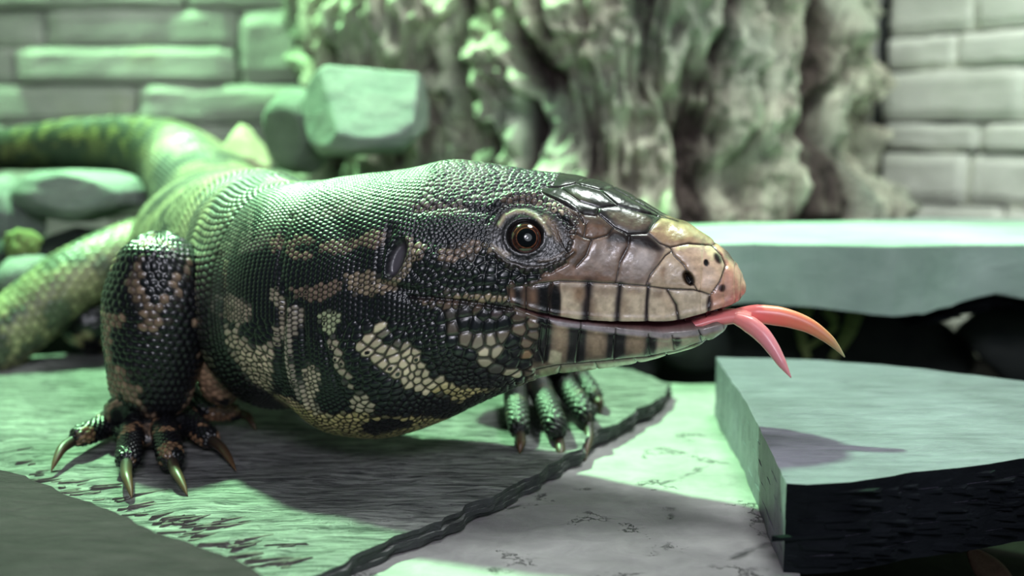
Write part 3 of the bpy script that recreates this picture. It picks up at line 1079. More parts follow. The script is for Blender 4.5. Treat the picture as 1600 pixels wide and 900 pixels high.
paint([(1040, 506), (1106, 492), (1166, 468), (1150, 490), (1100, 506)], (120, 62, 66), 2)
# nostril
spot(1075, 434, 8.5, 13.5, (62, 46, 34), 1.2, -28)
spot(1079, 437, 5, 9, (8, 6, 6), .8, -28)
# rear jaw shields
REAR = [((692, 500), (720, 503), (722, 524), (700, 520)), ((712, 514), (742, 520), (744, 545), (722, 535)), ((750, 516), (790, 518), (784, 548), (762, 556), (744, 540)),
        ((737, 548), (775, 556), (770, 580), (745, 572)), ((772, 570), (818, 572), (812, 590), (780, 584)), ((812, 535), (836, 540), (830, 566), (810, 560)),
        ((860, 545), (878, 550), (876, 572), (856, 566))]
for p in REAR:
    paint(p, (196, 182, 156), 1.5)
for (a, b, r) in ((706, 514, 4), (726, 528, 3), (757, 523, 9), (788, 525, 6)):
    spot(a, b, r, r, (46, 36, 34), 2.5)
spot(822, 548, 8, 12, (150, 118, 90), 3)
paint([(640, 467), (700, 465), (800, 484), (840, 494), (840, 500), (780, 490), (700, 480), (660, 476)], (96, 78, 68), 2)
spot(700, 492, 16, 5, (150, 132, 116), 1.5, 8)
spot(768, 493, 10, 6, (104, 84, 96), 2)
paint([(690, 455), (790, 462), (794, 474), (740, 472), (690, 462)], (140, 122, 98), 1.5)
# surroundings of the eye
eyeo = ell(824, 370, 66, 52, 8)
ME = polymask(ell(826, 371, 62, 49, 8), 2)
paint(eyeo, (13, 12, 14), 2)
paint([(787, 305), (837, 303), (846, 313), (838, 322), (800, 318), (780, 322)], (96, 78, 66), 1.5)
paint([(747, 377), (769, 380), (800, 397), (790, 404), (756, 390)], (120, 106, 90), 1.2)
stroke([(780, 352), (788, 338), (803, 331), (820, 330), (837, 337), (850, 352), (858, 366)], 4.2, (150, 134, 112), h=.4)
stroke([(852, 340), (864, 352), (872, 372)], 7, (148, 122, 100), k=.85)
stroke([(890, 362), (898, 380), (894, 398), (878, 412)], 7, (118, 90, 72), k=.8)
stroke([(842, 408), (862, 406), (880, 396)], 3, (96, 78, 64), k=.8, h=.2)
stroke([(770, 390), (790, 408), (820, 418), (850, 418), (880, 408), (896, 394)], 3.0, (60, 50, 46), h=.5)
stroke([(768, 400), (790, 420), (822, 430), (856, 428), (886, 412)], 2.0, None, h=-.5)
stroke([(760, 348), (775, 325), (805, 315), (840, 318), (870, 334), (892, 352)], 3.0, None, h=-.6)
for k in range(7):
    a = k * 3.6
    stroke([(858 + a * .5, 342 + a * 2.0), (866 + a, 352 + a * 2.4), (872 + a * .8, 372 + a * 1.4)], 1.0, (70, 54, 46), h=-.22, k=.5)
for (r, hh) in ((31, .28),):
    D = abs(np.hypot((au - 820) / 1.0, (av - 369) * 1.06) - r)
    HA += hh * np.exp(-(D / 4.5)**2)
EYE_IN = sm(29, 25, np.hypot(au - 820, (av - 369) * 1.08))
spot(820, 369, 31, 29, (12, 10, 11), 1.5)
stroke([(781, 351), (789, 338), (804, 332), (820, 331), (836, 338), (849, 353)], 2.4, (150, 134, 112))
# ear
paint(ell(620, 402, 12, 30, 20), (58, 54, 58), 2)
paint(ell(616, 408, 8, 24, 20), (76, 72, 78), 3)
EARM = polymask(ell(619, 403, 12, 30, 20), 3)
stroke([(636, 372), (642, 388), (632, 412), (618, 436)], 4, (120, 106, 92), h=.5)

SEAMS = [[(790, 447), (794, 446), (825, 446), (875, 439), (919, 441), (969, 444), (1012, 447), (1044, 452), (1084, 453), (1097, 456), (1110, 461)],
         [(1110, 461), (1125, 440), (1134, 415), (1128, 399), (1115, 385)], [(1110, 461), (1106, 490)],
         [(1047, 386), (1075, 380), (1112, 383), (1128, 399)],
         [(937, 336), (959, 355), (981, 366), (1012, 364), (1022, 349), (1031, 339)],
         [(1012, 364), (1031, 380), (1047, 386), (1053, 399), (1069, 414), (1080, 436), (1090, 454)],
         [(983, 367), (981, 386), (969, 408), (962, 442)], [(1040, 399), (1031, 411), (1016, 430), (1009, 447)], [(1040, 399), (1050, 392)],
         [(925, 374), (916, 399), (900, 417)], [(916, 349), (912, 371), (925, 374), (950, 367), (959, 355)], [(912, 371), (896, 362), (880, 345)],
         [(844, 302), (875, 317), (903, 333), (931, 337), (937, 324), (906, 314), (875, 292), (852, 292)],
         [(937, 324), (966, 321), (1000, 330), (1028, 337)], [(900, 286), (922, 275)],
         [(937, 296), (956, 292), (991, 311), (1028, 333), (1044, 340), (1060, 345)], [(875, 292), (900, 286), (937, 296), (966, 321)], [(956, 292), (975, 288)],
         [(1031, 339), (1044, 340)], [(903, 333), (912, 349)], [(903, 340), (880, 327), (858, 316)], [(870, 333), (880, 327)],
         [(1112, 383), (1125, 376)], [(991, 311), (1004, 302)],
         [(920, 441), (920, 470), (918, 502)], [(969, 444), (967, 475), (965, 505)], [(1012, 447), (1011, 475), (1012, 505)], [(1043, 454), (1056, 476), (1061, 502)],
         [(795, 446), (796, 478)], [(822, 446), (822, 487)], [(862, 441), (858, 470), (856, 494)],
         [(857, 498), (854, 535), (850, 568)], [(908, 506), (903, 540), (900, 568)], [(962, 514), (960, 540), (958, 564)], [(1013, 522), (1016, 545), (1018, 556)],
         [(1092, 516), (1097, 534)], [(1050, 524), (1054, 546)],
         [(838, 578), (870, 571), (950, 564), (1010, 558), (1060, 548), (1105, 532)], [(876, 571), (872, 588)], [(930, 567), (934, 578)], [(990, 560), (1000, 570)], [(1040, 552), (1046, 560)],
         [(850, 568), (842, 545), (846, 506)]]
SD = segdist(SEAMS, 16.0)
SEAMH = (1 - np.exp(-(SD / 5)**2)) * 0.26 - 0.42 * np.exp(-(SD / 1.1)**2)
# secondary polygon scales of the rear jaw and cheek come from the seeds below

# mouth slit depth, nostril
MM = polymask(MOUTH, 1.0)
HA -= MM * (2.0 + 3.5 * sm(800, 1060, au))
HA -= 2.2 * polymask(ell(1077, 436, 6, 11, -28), 1.2)
HA -= 1.5 * EYE_IN
HA -= 2.2 * EARM
stroke([(838, 503), (872, 509), (960, 521), (1040, 528), (1098, 522), (1140, 510)], 5, None, h=.5)
stroke([(796, 470), (840, 484), (872, 490), (960, 497), (1040, 497), (1100, 484), (1150, 466)], 5, None, h=.5)
stroke([(640, 463), (700, 468), (760, 476), (800, 483)], 2.6, (20, 18, 20), h=-1.4, k=.8)
# folds of the neck and throat
for ln, w, h in (([(470, 478), (474, 520), (480, 560), (478, 600), (490, 640)], 5, -.8), ([(500, 520), (512, 555), (524, 590), (540, 630), (552, 645)], 4, -.7),
                 ([(443, 470), (440, 520), (436, 560), (440, 610)], 6, -1.2), ([(455, 480), (452, 520), (454, 570), (466, 615), (490, 645)], 7, 1.0),
                 ([(610, 360), (596, 400), (588, 440), (640, 462)], 9, -.8), ([(600, 445), (640, 452), (670, 460)], 5, -1.0),
                 ([(455, 340), (440, 380), (438, 430), (450, 470)], 6, -.5), ([(345, 400), (343, 450), (352, 505)], 7, -1.5),
                 ([(660, 400), (720, 420), (780, 440)], 18, 1.0), ([(650, 330), (700, 322), (760, 330)], 7, -.6),
                 ([(520, 340), (560, 400), (570, 470)], 22, -.8), ([(700, 540), (780, 550)], 34, 1.6), ([(560, 560), (600, 620)], 40, 1.8),
                 ([(848, 302), (884, 318), (905, 334)], 5, .8), ([(770, 318), (800, 305), (840, 304)], 5, .9)):
    stroke(ln, w, None, h=h)
SIZEF = np.full((AH, AW), 8.0)     # scale pitch in px


def setsize(p, s, blur=3):
    m = polymask(p, blur)
    SIZEF[:] = SIZEF * (1 - m) + s * m


setsize([(600, 240), (900, 240), (900, 330), (740, 330), (600, 325)], 8.6, 26)
setsize([(770, 250), (900, 250), (900, 300), (840, 302), (770, 300)], 11, 10)
setsize([(640, 330), (780, 330), (770, 380), (690, 385), (640, 372)], 5.5)
setsize([(655, 385), (760, 378), (800, 430), (800, 465), (690, 462), (650, 450)], 10)
setsize([(740, 415), (830, 420), (860, 432), (800, 455), (740, 455)], 14)
setsize([(560, 400), (640, 400), (640, 470), (560, 470)], 6.0)
setsize([(640, 470), (720, 470), (720, 500), (640, 500)], 8)
setsize([(690, 478), (850, 484), (852, 600), (760, 590), (700, 545), (680, 500)], 19, 4)
setsize([(545, 500), (620, 500), (680, 540), (720, 600), (700, 640), (600, 640), (560, 590)], 13)
setsize([(510, 520), (560, 520), (600, 650), (560, 660), (530, 600)], 10.5)
setsize([(500, 640), (800, 590), (800, 700), (500, 700)], 10)
setsize([(345, 500), (430, 500), (430, 620), (345, 620)], 10)
setsize([(340, 240), (560, 240), (560, 330), (440, 360), (340, 400)], 7.5)
setsize([(860, 570), (1150, 530), (1150, 700), (800, 700)], 13)


def samp(A, u, v):
    x = np.clip((u - U0) * S2, 0, AW - 1.001)
    y = np.clip((v - V0) * S2, 0, AH - 1.001)
    i, j = x.astype(int), y.astype(int)
    fx, fy = x - i, y - j
    if A.ndim == 3:
        fx, fy = fx[..., None], fy[..., None]
    return (A[j, i] * (1 - fx) * (1 - fy) + A[j, i + 1] * fx * (1 - fy) + A[j + 1, i] * (1 - fx) * fy + A[j + 1, i + 1] * fx * fy)


# ---- base shape: one loft from the snout to the end of the tail
SIDE = [  # u, v top, v bottom, depth, half width mm
    (1163.5, 446, 450, .3620, .8), (1162, 437, 458, .3620, 4.0), (1157.5, 425, 466, .3622, 7.0), (1151, 415, 474, .3625, 9.4), (1146, 408, 484, .3628, 10.8),
    (1140, 400.5, 502, .363, 12.0), (1130, 390, 516, .3635, 13.2), (1115, 378, 529, .364, 14.6), (1097, 365, 539, .365, 16), (1070, 347, 549, .366, 17.6), (1040, 334.5, 557, .3675, 19.2),
    (1000, 308, 565, .369, 21.5), (950, 287, 573, .372, 25), (900, 275, 580, .375, 29), (850, 270, 588, .378, 32), (800, 263, 605, .381, 35),
    (750, 254, 630, .384, 37.5), (700, 252, 654, .387, 39), (650, 262, 672, .390, 40), (600, 270, 682, .394, 40), (550, 276, 681, .399, 39.5), (500, 283, 664, .406, 39),
    (455, 286, 640, .416, 36)]
BACK = [  # x, y, z mid, h top, h bottom, half width
    (-.0990, .438, .056, .046, .030, .033), (-.1120, .470, .054, .048, .032, .038), (-.1270, .510, .052, .048, .034, .045), (-.1430, .550, .052, .046, .034, .050),
    (-.1550, .592, .054, .042, .034, .047), (-.1680, .630, .062, .036, .032, .040), (-.1850, .660, .078, .030, .031, .034), (-.2040, .680, .0925, .0275, .029, .0285),
    (-.2270, .6965, .1035, .0225, .024, .024), (-.2550, .706, .1090, .0180, .0195, .020), (-.2840, .711, .1095, .0158, .0165, .0175), (-.3130, .715, .1075, .0138, .0145, .0155), (-.3400, .717, .1055, .0123, .0128, .0138), (-.3800, .718, .101, .0110, .0115, .012),
    (-.4300, .715, .096, .0095, .010, .011), (-.5000, .705, .085, .0070, .007, .008), (-.5600, .690, .075, .004, .004, .005), (-.59, .68, .072, .001, .001, .001)]


def stations(side):
    out = []
    for (u, vt, vb, d, w) in side:
        c = P(u, (vt + vb) / 2, d)
        zt, zb = P(u, vt, d)[2], P(u, vb, d)[2]
        k = .47
        zc = zb + (zt - zb) * k
        out.append(((u - 800.0) / F * d, d * cT, zc, zt - zc, zc - zb, w / 1000.0))
    return np.array(out + BACK)


def ring_params(st, q=None, n=None):
    s = np.concatenate([[0], np.cumsum(np.linalg.norm(np.diff(st[:, :2], axis=0), axis=1))])
    if q is None:
        q = np.linspace(0, s[-1], n)
    return s, pchip(s, st, q)


def loft(R, phi):
    T = np.gradient(R[:, :2], axis=0)
    for _ in range(3):
        T[1:-1] = (T[:-2] + 2 * T[1:-1] + T[2:]) / 4
    T /= np.linalg.norm(T, axis=1)[:, None] + 1e-12
    L = np.stack([-T[:, 1], T[:, 0]], 1)           # lateral, towards the camera for the head
    n = len(R)
    xs = np.arange(n)
    c, s = np.cos(phi), np.sin(phi)
    et, eb = 2 / 2.15, 2 / 2.3
    lat = np.sign(c) * np.abs(c)**np.where(s > 0, et, eb)
    ver = np.sign(s) * np.abs(s)**np.where(s > 0, et, eb)
    X = np.zeros((n, len(phi), 3))
    w = R[:, 5][:, None] * lat[None]
    X[..., 0] = R[:, 0][:, None] + L[:, 0][:, None] * w
    X[..., 1] = R[:, 1][:, None] + L[:, 1][:, None] * w
    X[..., 2] = R[:, 2][:, None] + np.where(ver > 0, R[:, 3][:, None], R[:, 4][:, None]) * ver[None]
    return X, L


# T runs from snout backwards (-x) so L = (-Ty, Tx) = (0,-1): towards the camera
side = [list(r) for r in SIDE]
tgt = np.array([(r[0], r[1], r[2]) for r in SIDE])
for it in range(4):
    st = stations(side)
    s_, R_ = ring_params(st, n=260)
    Xc, _ = loft(R_, np.linspace(0, 2 * math.pi, 72, endpoint=False))
    nn_ = int((s_[len(side) - 1] / s_[-1]) * 260) + 1
    pu, pv = proj(Xc[:nn_])
    for k in range(9, len(side) - 1):
        # silhouette extremes of the loft near this column
        sel = abs(pu - tgt[k, 0]) < 7
        if sel.sum() < 8:
            continue
        side[k][1] += (tgt[k, 1] - pv[sel].min()) * .8
        side[k][2] += (tgt[k, 2] - pv[sel].max()) * .8
    side[-1][1] = tgt[-1, 1]
st = stations(side)
s_, _ = ring_params(st, n=10)
s_head = s_[len(side) - 1]
DS = 0.00025
q = np.concatenate([s_[0] + (np.arange(40) / 40.0)**1.7 * .004, np.arange(.004, s_head + .05, DS * 1.05), np.arange(s_head + .05, s_[-1], .0011), [s_[-1]]])
_, R_ = ring_params(st, q)
NP_, NF_ = 430, 170
# denser on the camera side
phi = np.concatenate([np.linspace(-math.pi / 2 - .1, math.pi / 2 + .1, NP_, endpoint=False), np.linspace(math.pi / 2 + .1, 1.5 * math.pi - .1, NF_, endpoint=False)])
X, LL = loft(R_, phi)


def grid_normals(X):
    a = np.gradient(X, axis=0)
    b = (np.roll(X, -1, 1) - np.roll(X, 1, 1))
    N = np.cross(b, a)
    N /= np.linalg.norm(N, axis=-1)[..., None] + 1e-15
    return N


def orient(N, X):
    c = X.mean(1, keepdims=True)
    if ((X - c) * N).sum() < 0:
        N = -N
    return N


def nearest2(seeds, pts, k=3):
    kd = kdtree.KDTree(len(seeds))
    for i, p in enumerate(seeds):
        kd.insert((float(p[0]), float(p[1]), 0.0), i)
    kd.balance()
    n = len(pts)
    f1 = np.empty(n)
    f2 = np.empty(n)
    i1 = np.empty(n, int)
    fn = kd.find_n
    P_ = np.zeros((n, 3))
    P_[:, :2] = pts
    for a, p in enumerate(P_.tolist()):
        r = fn(p, 2)
        f1[a], i1[a] = r[0][2], r[0][1]
        f2[a] = r[1][2]
    return f1, f2, i1


# mirrored template coordinates for every vertex
lateral = ((X[..., :2] - R_[:, None, :2]) * LL[:, None, :]).sum(-1)
Xm = X.copy()
flip = lateral < 0
Xm[..., 0] -= np.where(flip, 2 * lateral, 0) * LL[:, None, 0]
Xm[..., 1] -= np.where(flip, 2 * lateral, 0) * LL[:, None, 1]
TU, TV = proj(Xm)
# surface parameters: s along, t around (0 on the widest line, mirrored)
arc = np.zeros(X.shape[:2])
lens = np.linalg.norm(np.roll(X, -1, 1) - X, axis=-1)
cs = np.concatenate([np.zeros((len(X), 1)), np.cumsum(lens, 1)[:, :-1]], 1)
i0 = int(np.argmin(abs(phi)))
i180 = int(np.argmin(abs(phi - math.pi)))
per = lens.sum(1)
tn = cs - cs[:, i0:i0 + 1]
tf = cs[:, i180:i180 + 1] - cs
onnear = np.cos(phi)[None, :] >= 0
tf = np.where(np.arange(len(phi))[None, :] < 20, cs[:, i180:i180 + 1] - cs - per[:, None], tf)
arc = np.where(onnear, tn, tf)
arc = np.where((~onnear) & (np.sin(phi)[None] < 0) & (arc > 0), arc - 0, arc)
SS = np.broadcast_to(q[:, None], arc.shape)

# seeds: rows around the body
PX = 0.000212
near_idx = np.arange(NP_)
TUn, TVn, ARn = TU[:, :NP_], TV[:, :NP_], arc[:, :NP_]
seeds = []
pos = 0.003
row = 0
while pos < q[-1]:
    i = int(np.clip(np.searchsorted(q, pos), 0, len(q) - 1))
    u_mid = TUn[i, NP_ // 2]
    onhead = u_mid > 330 and pos < s_head + .05
    tmin, tmax = ARn[i].min(), ARn[i].max()
    if onhead:
        sz_mid = 6.4
        t = tmin
        step = 4.4 * PX if u_mid > 640 else 7.3 * PX * (1 if u_mid > 430 else .88)
        if u_mid > 640:
            # head: dart throwing handled below
            pos += step
            row += 1
            continue
        pt_ = (8.2 if u_mid > 430 else 7.0) * PX
        t = (math.ceil(tmin / pt_) + .5 * (row % 2)) * pt_
        while t < tmax:
            j = int(np.clip(np.searchsorted(ARn[i], t), 0, NP_ - 1))
            sz = float(samp(SIZEF, TUn[i, j], TVn[i, j]))
            if sz < 9.2:
                seeds.append((pos + rng.normal() * .04 * pt_, t + rng.normal() * .05 * pt_, pt_))
            t += pt_
        pos += step
    else:
        step = .0026
        t = tmin + (row % 2) * .0013
        while t < tmax:
            seeds.append((pos + rng.normal() * .0001, t + rng.normal() * .0001, step))
            t += step
        pos += step * .92
    row += 1
# head region darts on (s,t) with the size field
hi_ = int(np.searchsorted(q, s_head + .05)) - 1
imsk = (TUn[:, NP_ // 2] > 640)
cell = {}
cs_ = 0.0045


def ok(s, t, r):
    a, b = int(s / cs_), int(math.floor(t / cs_))
    for x in (-1, 0, 1):
        for y in (-1, 0, 1):
            for (s2, t2, r2) in cell.get((a + x, b + y), ()):
                if (s - s2)**2 + (t - t2)**2 < (.43 * (r + r2))**2:
                    return False
    return True


for (a_, b_, r_) in seeds:
    if a_ < s_head + .056:
        cell.setdefault((int(a_ / cs_), int(math.floor(b_ / cs_))), []).append((a_, b_, r_))
for (mu, mv) in ((707, 513), (727, 527), (767, 530), (755, 561), (795, 577), (823, 551), (785, 506), (744, 506), (800, 531), (812, 514), (789, 553), (834, 522), (726, 504), (765, 506)):
    dd_ = np.hypot(TUn[:hi_] - mu, TVn[:hi_] - mv)
    a_, b_ = np.unravel_index(np.argmin(dd_), dd_.shape)
    s1, t1, r1 = float(q[a_]), float(ARn[a_, b_]), 21 * PX
    cell.setdefault((int(s1 / cs_), int(math.floor(t1 / cs_))), []).append((s1, t1, r1))
    seeds.append((s1, t1, r1))
n_d = 150000
ii = rng.integers(0, hi_ + 1, n_d)
jj = rng.integers(0, NP_, n_d)
szs = samp(SIZEF, TUn[ii, jj], TVn[ii, jj]) * PX
svals = q[ii] + rng.uniform(-.5, .5, n_d) * DS
tvals = ARn[ii, jj] + rng.uniform(-.5, .5, n_d) * DS
keep = imsk[ii] | (szs > 9.1 * PX)
for s1, t1, r1 in zip(svals[keep].tolist(), tvals[keep].tolist(), szs[keep].tolist()):
    if ok(s1, t1, r1):
        cell.setdefault((int(s1 / cs_), int(math.floor(t1 / cs_))), []).append((s1, t1, r1))
        seeds.append((s1, t1, r1))
seeds = np.array(seeds)
f1, f2, i1 = nearest2(seeds[:, :2], np.stack([SS.ravel(), arc.ravel()], 1))
f1, f2, i1 = f1.reshape(arc.shape), f2.reshape(arc.shape), i1.reshape(arc.shape)
SZ = seeds[:, 2][i1]
edge = (f2 - f1) / 2
# colour per scale: template sampled at the seed
si = np.clip(np.searchsorted(q, seeds[:, 0]), 0, len(q) - 1)
sj = np.array([np.clip(np.searchsorted(ARn[a], b), 0, NP_ - 1) for a, b in zip(si, seeds[:, 1])])
su, sv = TUn[si, sj], TVn[si, sj]
scol = samp(CA, su, sv)
lum = scol.mean(1)
ishead = (seeds[:, 0] < s_head + .012)
# trunk and tail pattern (behind the template)
bs, bt = seeds[:, 0], seeds[:, 1]
tr = fbm(bs * 70, bt * 45, 0, 91, 3)
spots = sm(.5, .62, noise(bs * 130, bt * 95, 0, 92))
body = np.array([78, 78, 76.])[None] + (sm(.42, .58, tr) * .8 + spots * .35)[:, None] * np.array([84, 78, 52.])
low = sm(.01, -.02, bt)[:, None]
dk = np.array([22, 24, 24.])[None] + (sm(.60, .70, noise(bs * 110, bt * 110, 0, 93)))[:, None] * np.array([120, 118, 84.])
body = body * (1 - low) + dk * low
tl = sm(s_[len(side) + 7] - .01, s_[len(side) + 7] + .02, bs)[:, None]
band = sm(.35, .6, noise(bs * 55, bt * 12, 0, 94))[:, None]
band = band * .8 * sm(.70, .76, bs / q[-1])[:, None] + sm(.5, .62, noise(bs * 190, bt * 170, 0, 97))[:, None] * (1 - sm(.70, .76, bs / q[-1])[:, None])
tail = (np.array([60, 66, 52.]) * (1 - band) + np.array([116, 116, 70.]) * band) * (1 - .6 * sm(.0, -.012, bt)[:, None])  # underside darkened in the colour, in place of shade from above
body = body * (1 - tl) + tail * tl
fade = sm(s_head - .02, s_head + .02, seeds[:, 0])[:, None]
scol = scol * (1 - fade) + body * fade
scol *= rng.uniform(.86, 1.14, len(seeds))[:, None]
ring = (rng.random(len(seeds)) < .16) & (lum > 85) & ishead & (seeds[:, 2] > 6.5 * PX) & (seeds[:, 2] < 17 * PX)
near_dark = (rng.random(len(seeds)) < .5)
cellc = scol[i1]
rel = np.clip(edge / (SZ * .5), 0, 1)
# seams of the skin between scales: brown around light scales, near black elsewhere
lumc = cellc.mean(-1, keepdims=True)
seamc = np.where(lumc > 60, cellc * .32, cellc * .6)
wseam = sm(.42, .10, rel)[..., None]
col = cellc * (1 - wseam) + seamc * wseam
dot = (ring[i1])[..., None] * sm(.30, .18, f1 / SZ)[..., None]
col = col * (1 - dot) + 22 * dot
# pale rims on dark dorsal scales
tm = samp(MS, TU, TV)
tm = np.where(SS < s_head, tm, 0)
me_ = samp(ME, TU, TV) * (SS < s_head)
mfade = sm(s_head + .01, s_head - .02, SS)
direct = samp(CA, TU, TV)
seamd = samp(SD, TU, TV)
ds_ = np.exp(-(seamd / 1.05)**2)[..., None]
dcol = direct * (1 - .80 * ds_) + np.array([24, 18, 18.]) * .80 * ds_
fine = fbm(TU / 7, TV / 7, 0, 33, 3)[..., None]
dcol = dcol * (.84 + .32 * fine)
dm = np.maximum(tm, me_)[..., None]
# face wrinkles near the mouth corner keep the template colour too
col = col * (1 - dm) + np.where(me_[..., None] > tm[..., None], direct, dcol) * dm
mouthm = (samp(MM, TU, TV) * (SS < s_head))[..., None]
col = col * (1 - mouthm) + direct * mouthm
earm = (samp(EARM, TU, TV) * (SS < s_head))[..., None]
col = col * (1 - earm) + direct * earm
# relief (mm)
dome = np.sqrt(np.clip(1 - (f1 / (SZ * .62))**2, 0, 1))
scale_h = (sm(0, .5, rel) * .5 + dome * .5) * np.clip(SZ / PX / 7.0, .6, 1.7) * .42
scale_h = np.where(SS > s_head + .03, scale_h * 1.2, scale_h)
# keeled tilt: rear-facing edge of each scale stands a little proud
ds_off = (SS - seeds[:, 0][i1]) / SZ
scale_h = scale_h + .10 * np.clip(ds_off, -.5, .5) * (rel > 0) * np.clip(SZ / PX / 7.0, .6, 1.6)
HH = samp(HA, TU, TV) * mfade
smh = samp(SEAMH, TU, TV)
wr = .028 * np.sin((np.hypot(TU - 820, (TV - 369) * 1.1)) * 1.25 + 5 * fbm(TU / 16, TV / 16, 0, 38, 2)) * me_ * sm(34, 40, np.hypot(TU - 820, (TV - 369) * 1.1))
gran = (fbm(TU / 2.2, TV / 2.2, 0, 35, 2) - .5) * .12
h = HH + scale_h * (1 - np.maximum(tm, np.maximum(me_, np.maximum(earm[..., 0], mouthm[..., 0])))) + smh * tm + wr + gran * me_ * 1.9 \
    + tm * (fbm(TU / 9, TV / 9, 0, 36, 3) - .5) * .22
N = orient(grid_normals(X), X)
# broad forms
tip = sm(0, .006, SS)
XD = X + N * (h * tip)[..., None] * .001
upz = np.clip(N[..., 2], 0, 1)
rough = .33 - .08 * tm + .05 * me_ + .10 * sm(.3, .8, upz) * (1 - tm)
skinV = [XD.reshape(-1, 3)]
skinC = [lin(np.clip(col, 0, 255)).reshape(-1, 3)]
skinR = [rough.ravel()]
nq, mq = X.shape[:2]
skinF = [grid_faces(nq, mq)[:, ::-1]]
voff = nq * mq
# close the snout and the tail tip
capF = []
capF.append(tuple(range(mq)))
capF.append(tuple((nq - 1) * mq + j for j in range(mq))[::-1])


# ---- limbs: tapered lofts rooted inside the body
def limb(pts, radii, ds=.0008, spots=False, rgh=.32, m=64, pitch=.0026, light=(128, 104, 84), amount=.62, seed=0, dome=.35, rings=False, topl=None, squash=None, dark=(20, 20, 24), cl=1.0):
    """pts: points, radii: (a, b) per point; scales as raised cells with their own colour"""
    global voff
    pts = np.array(pts, float)
    radii = np.array([(r, r) if np.isscalar(r) else r for r in radii], float)
    s = np.concatenate([[0], np.cumsum(np.linalg.norm(np.diff(pts, axis=0), axis=1))])
    n = max(8, int(s[-1] / ds))
    qq = np.linspace(0, s[-1], n)
    C = pchip(s, pts, qq)
    for _ in range(4):
        C[1:-1] = (C[:-2] + 2 * C[1:-1] + C[2:]) / 4
    Rr = pchip(s, radii, qq)
    e = np.minimum(qq, s[-1] - qq)
    r0 = Rr.mean(1)
    capf = np.sqrt(np.clip(1 - (1 - np.clip((s[-1] - qq) / (r0[-1] * 1.0), 0, 1))**2, 0, 1))
    cap0 = np.sqrt(np.clip(1 - (1 - np.clip(qq / (r0[0] * 1.0), 0, 1))**2, 0, 1))
    Rr = Rr * np.maximum(capf * cap0, .02)[:, None]
    T = np.gradient(C, axis=0)
    T /= np.linalg.norm(T, axis=1)[:, None]
    ref = np.array([0.0, 0.35, 1.0]) if abs(T[:, 2]).mean() < .75 else np.array([0.15, 1.0, 0.05])
    A = np.cross(T, ref)
    A /= np.linalg.norm(A, axis=1)[:, None]
    B = np.cross(A, T)
    th = np.linspace(0, 2 * math.pi, m, endpoint=False)
    X = C[:, None] + Rr[:, None, :1] * np.cos(th)[None, :, None] * A[:, None] + Rr[:, None, 1:] * np.sin(th)[None, :, None] * B[:, None]
    NN = orient(grid_normals(X), X)
    rr = float(radii.mean())
    circ = 2 * math.pi * rr
    k = max(4, int(round(circ / pitch)))
    pt = circ / k
    seeds = []
    rowi = 0
    p = 0.0
    while p < s[-1] + pitch:
        for c in range(-2, k + 2):
            jit = 0 if rings else .10
            seeds.append((p + rng.normal() * jit * pitch, (c + .5 * (rowi % 2)) * pt + rng.normal() * jit * pitch, c % k, rowi))
        p += pitch * (.9 if not rings else .8)
        rowi += 1
    seeds = np.array(seeds)
    S_, T_ = np.meshgrid(qq, th * rr, indexing='ij')
    f1, f2, i1 = nearest2(seeds[:, :2], np.stack([S_.ravel(), T_.ravel()], 1))
    f1, f2, i1 = [a.reshape(S_.shape) for a in (f1, f2, i1)]
    key = seeds[:, 3] * 977 + seeds[:, 2]
    # per scale colour
    nz = noise(seeds[:, 3] * .36 + seed * 3.1, seeds[:, 2] * .45, seed, 5)
    rnd = hashn(seeds[:, 3], seeds[:, 2], np.zeros(len(seeds)) + seed, 8)
    f = sm(amount, amount + .08, nz + (rnd - .5) * .12)[:, None]
    if spots:
        f = (rnd > .80).astype(float)[:, None]
    sc = np.array(dark, float) * (1 - f) + np.array(light, float) * f
    sc = sc * (.8 + .4 * hashn(seeds[:, 3], seeds[:, 2], np.zeros(len(seeds)) + seed, 9))[:, None]
    cc = sc[i1]
    if topl is not None:
        w = sm(topl[0], topl[1], S_ / s[-1])[..., None]
        cc = cc * w + (cc * .5 + np.array(topl[2], float) * .5) * (1 - w)
    rel = np.clip((f2 - f1) / pitch, 0, 1)
    cc = cc * (.6 + .4 * sm(.05, .3, rel))[..., None]
    hgt = (sm(0, .6, rel) * .6 + np.sqrt(np.clip(1 - (f1 / (pitch * .6))**2, 0, 1)) * .4) * dome * .001
    XD = X + NN * hgt[..., None]
    skinV.append(XD.reshape(-1, 3))
    skinC.append(lin(np.clip(cc, 0, 255)).reshape(-1, 3))
    skinR.append(np.full(n * m, rgh))
    skinF.append(grid_faces(n, m, voff))
    capF.append(tuple(voff + j for j in range(m))[::-1])
    capF.append(tuple(voff + (n - 1) * m + j for j in range(m)))
    voff += n * m


LT = (116, 96, 80)
# right foreleg: elbow dome at the top, forearm, wrist
limb([P(253, 363, .410), P(252, 385, .410), P(250, 425, .409), P(247, 475, .409), P(243, 530, .410), P(238, 580, .411), P(235, 620, .413), P(234, 648, .416)],
     [(.0130, .0150), (.0142, .0165), (.0172, .0175), (.0200, .018), (.0192, .0165), (.0165, .0140), (.0150, .011), (.013, .008)],
     ds=.0005, m=190, pitch=.0027, light=LT, amount=.665, seed=3, dome=.75)
# upper arm back to the shoulder, inner side
limb([P(262, 410, .420), P(300, 440, .432), P(345, 470, .452), P(390, 480, .46)], [.012, (.016, .018), (.019, .022), .018], ds=.0009, m=90, pitch=.003, light=LT, amount=.55, seed=4, dome=.6)
limb([P(312, 470, .418), P(325, 540, .422), P(346, 600, .425), P(358, 630, .427)], [.008, (.0085, .010), (.008, .008), .005], ds=.0006, m=70, pitch=.0026, light=(140, 112, 90), amount=.30, seed=6, dome=.5)


def gz(u, v, z):
    return G(u, v, z)


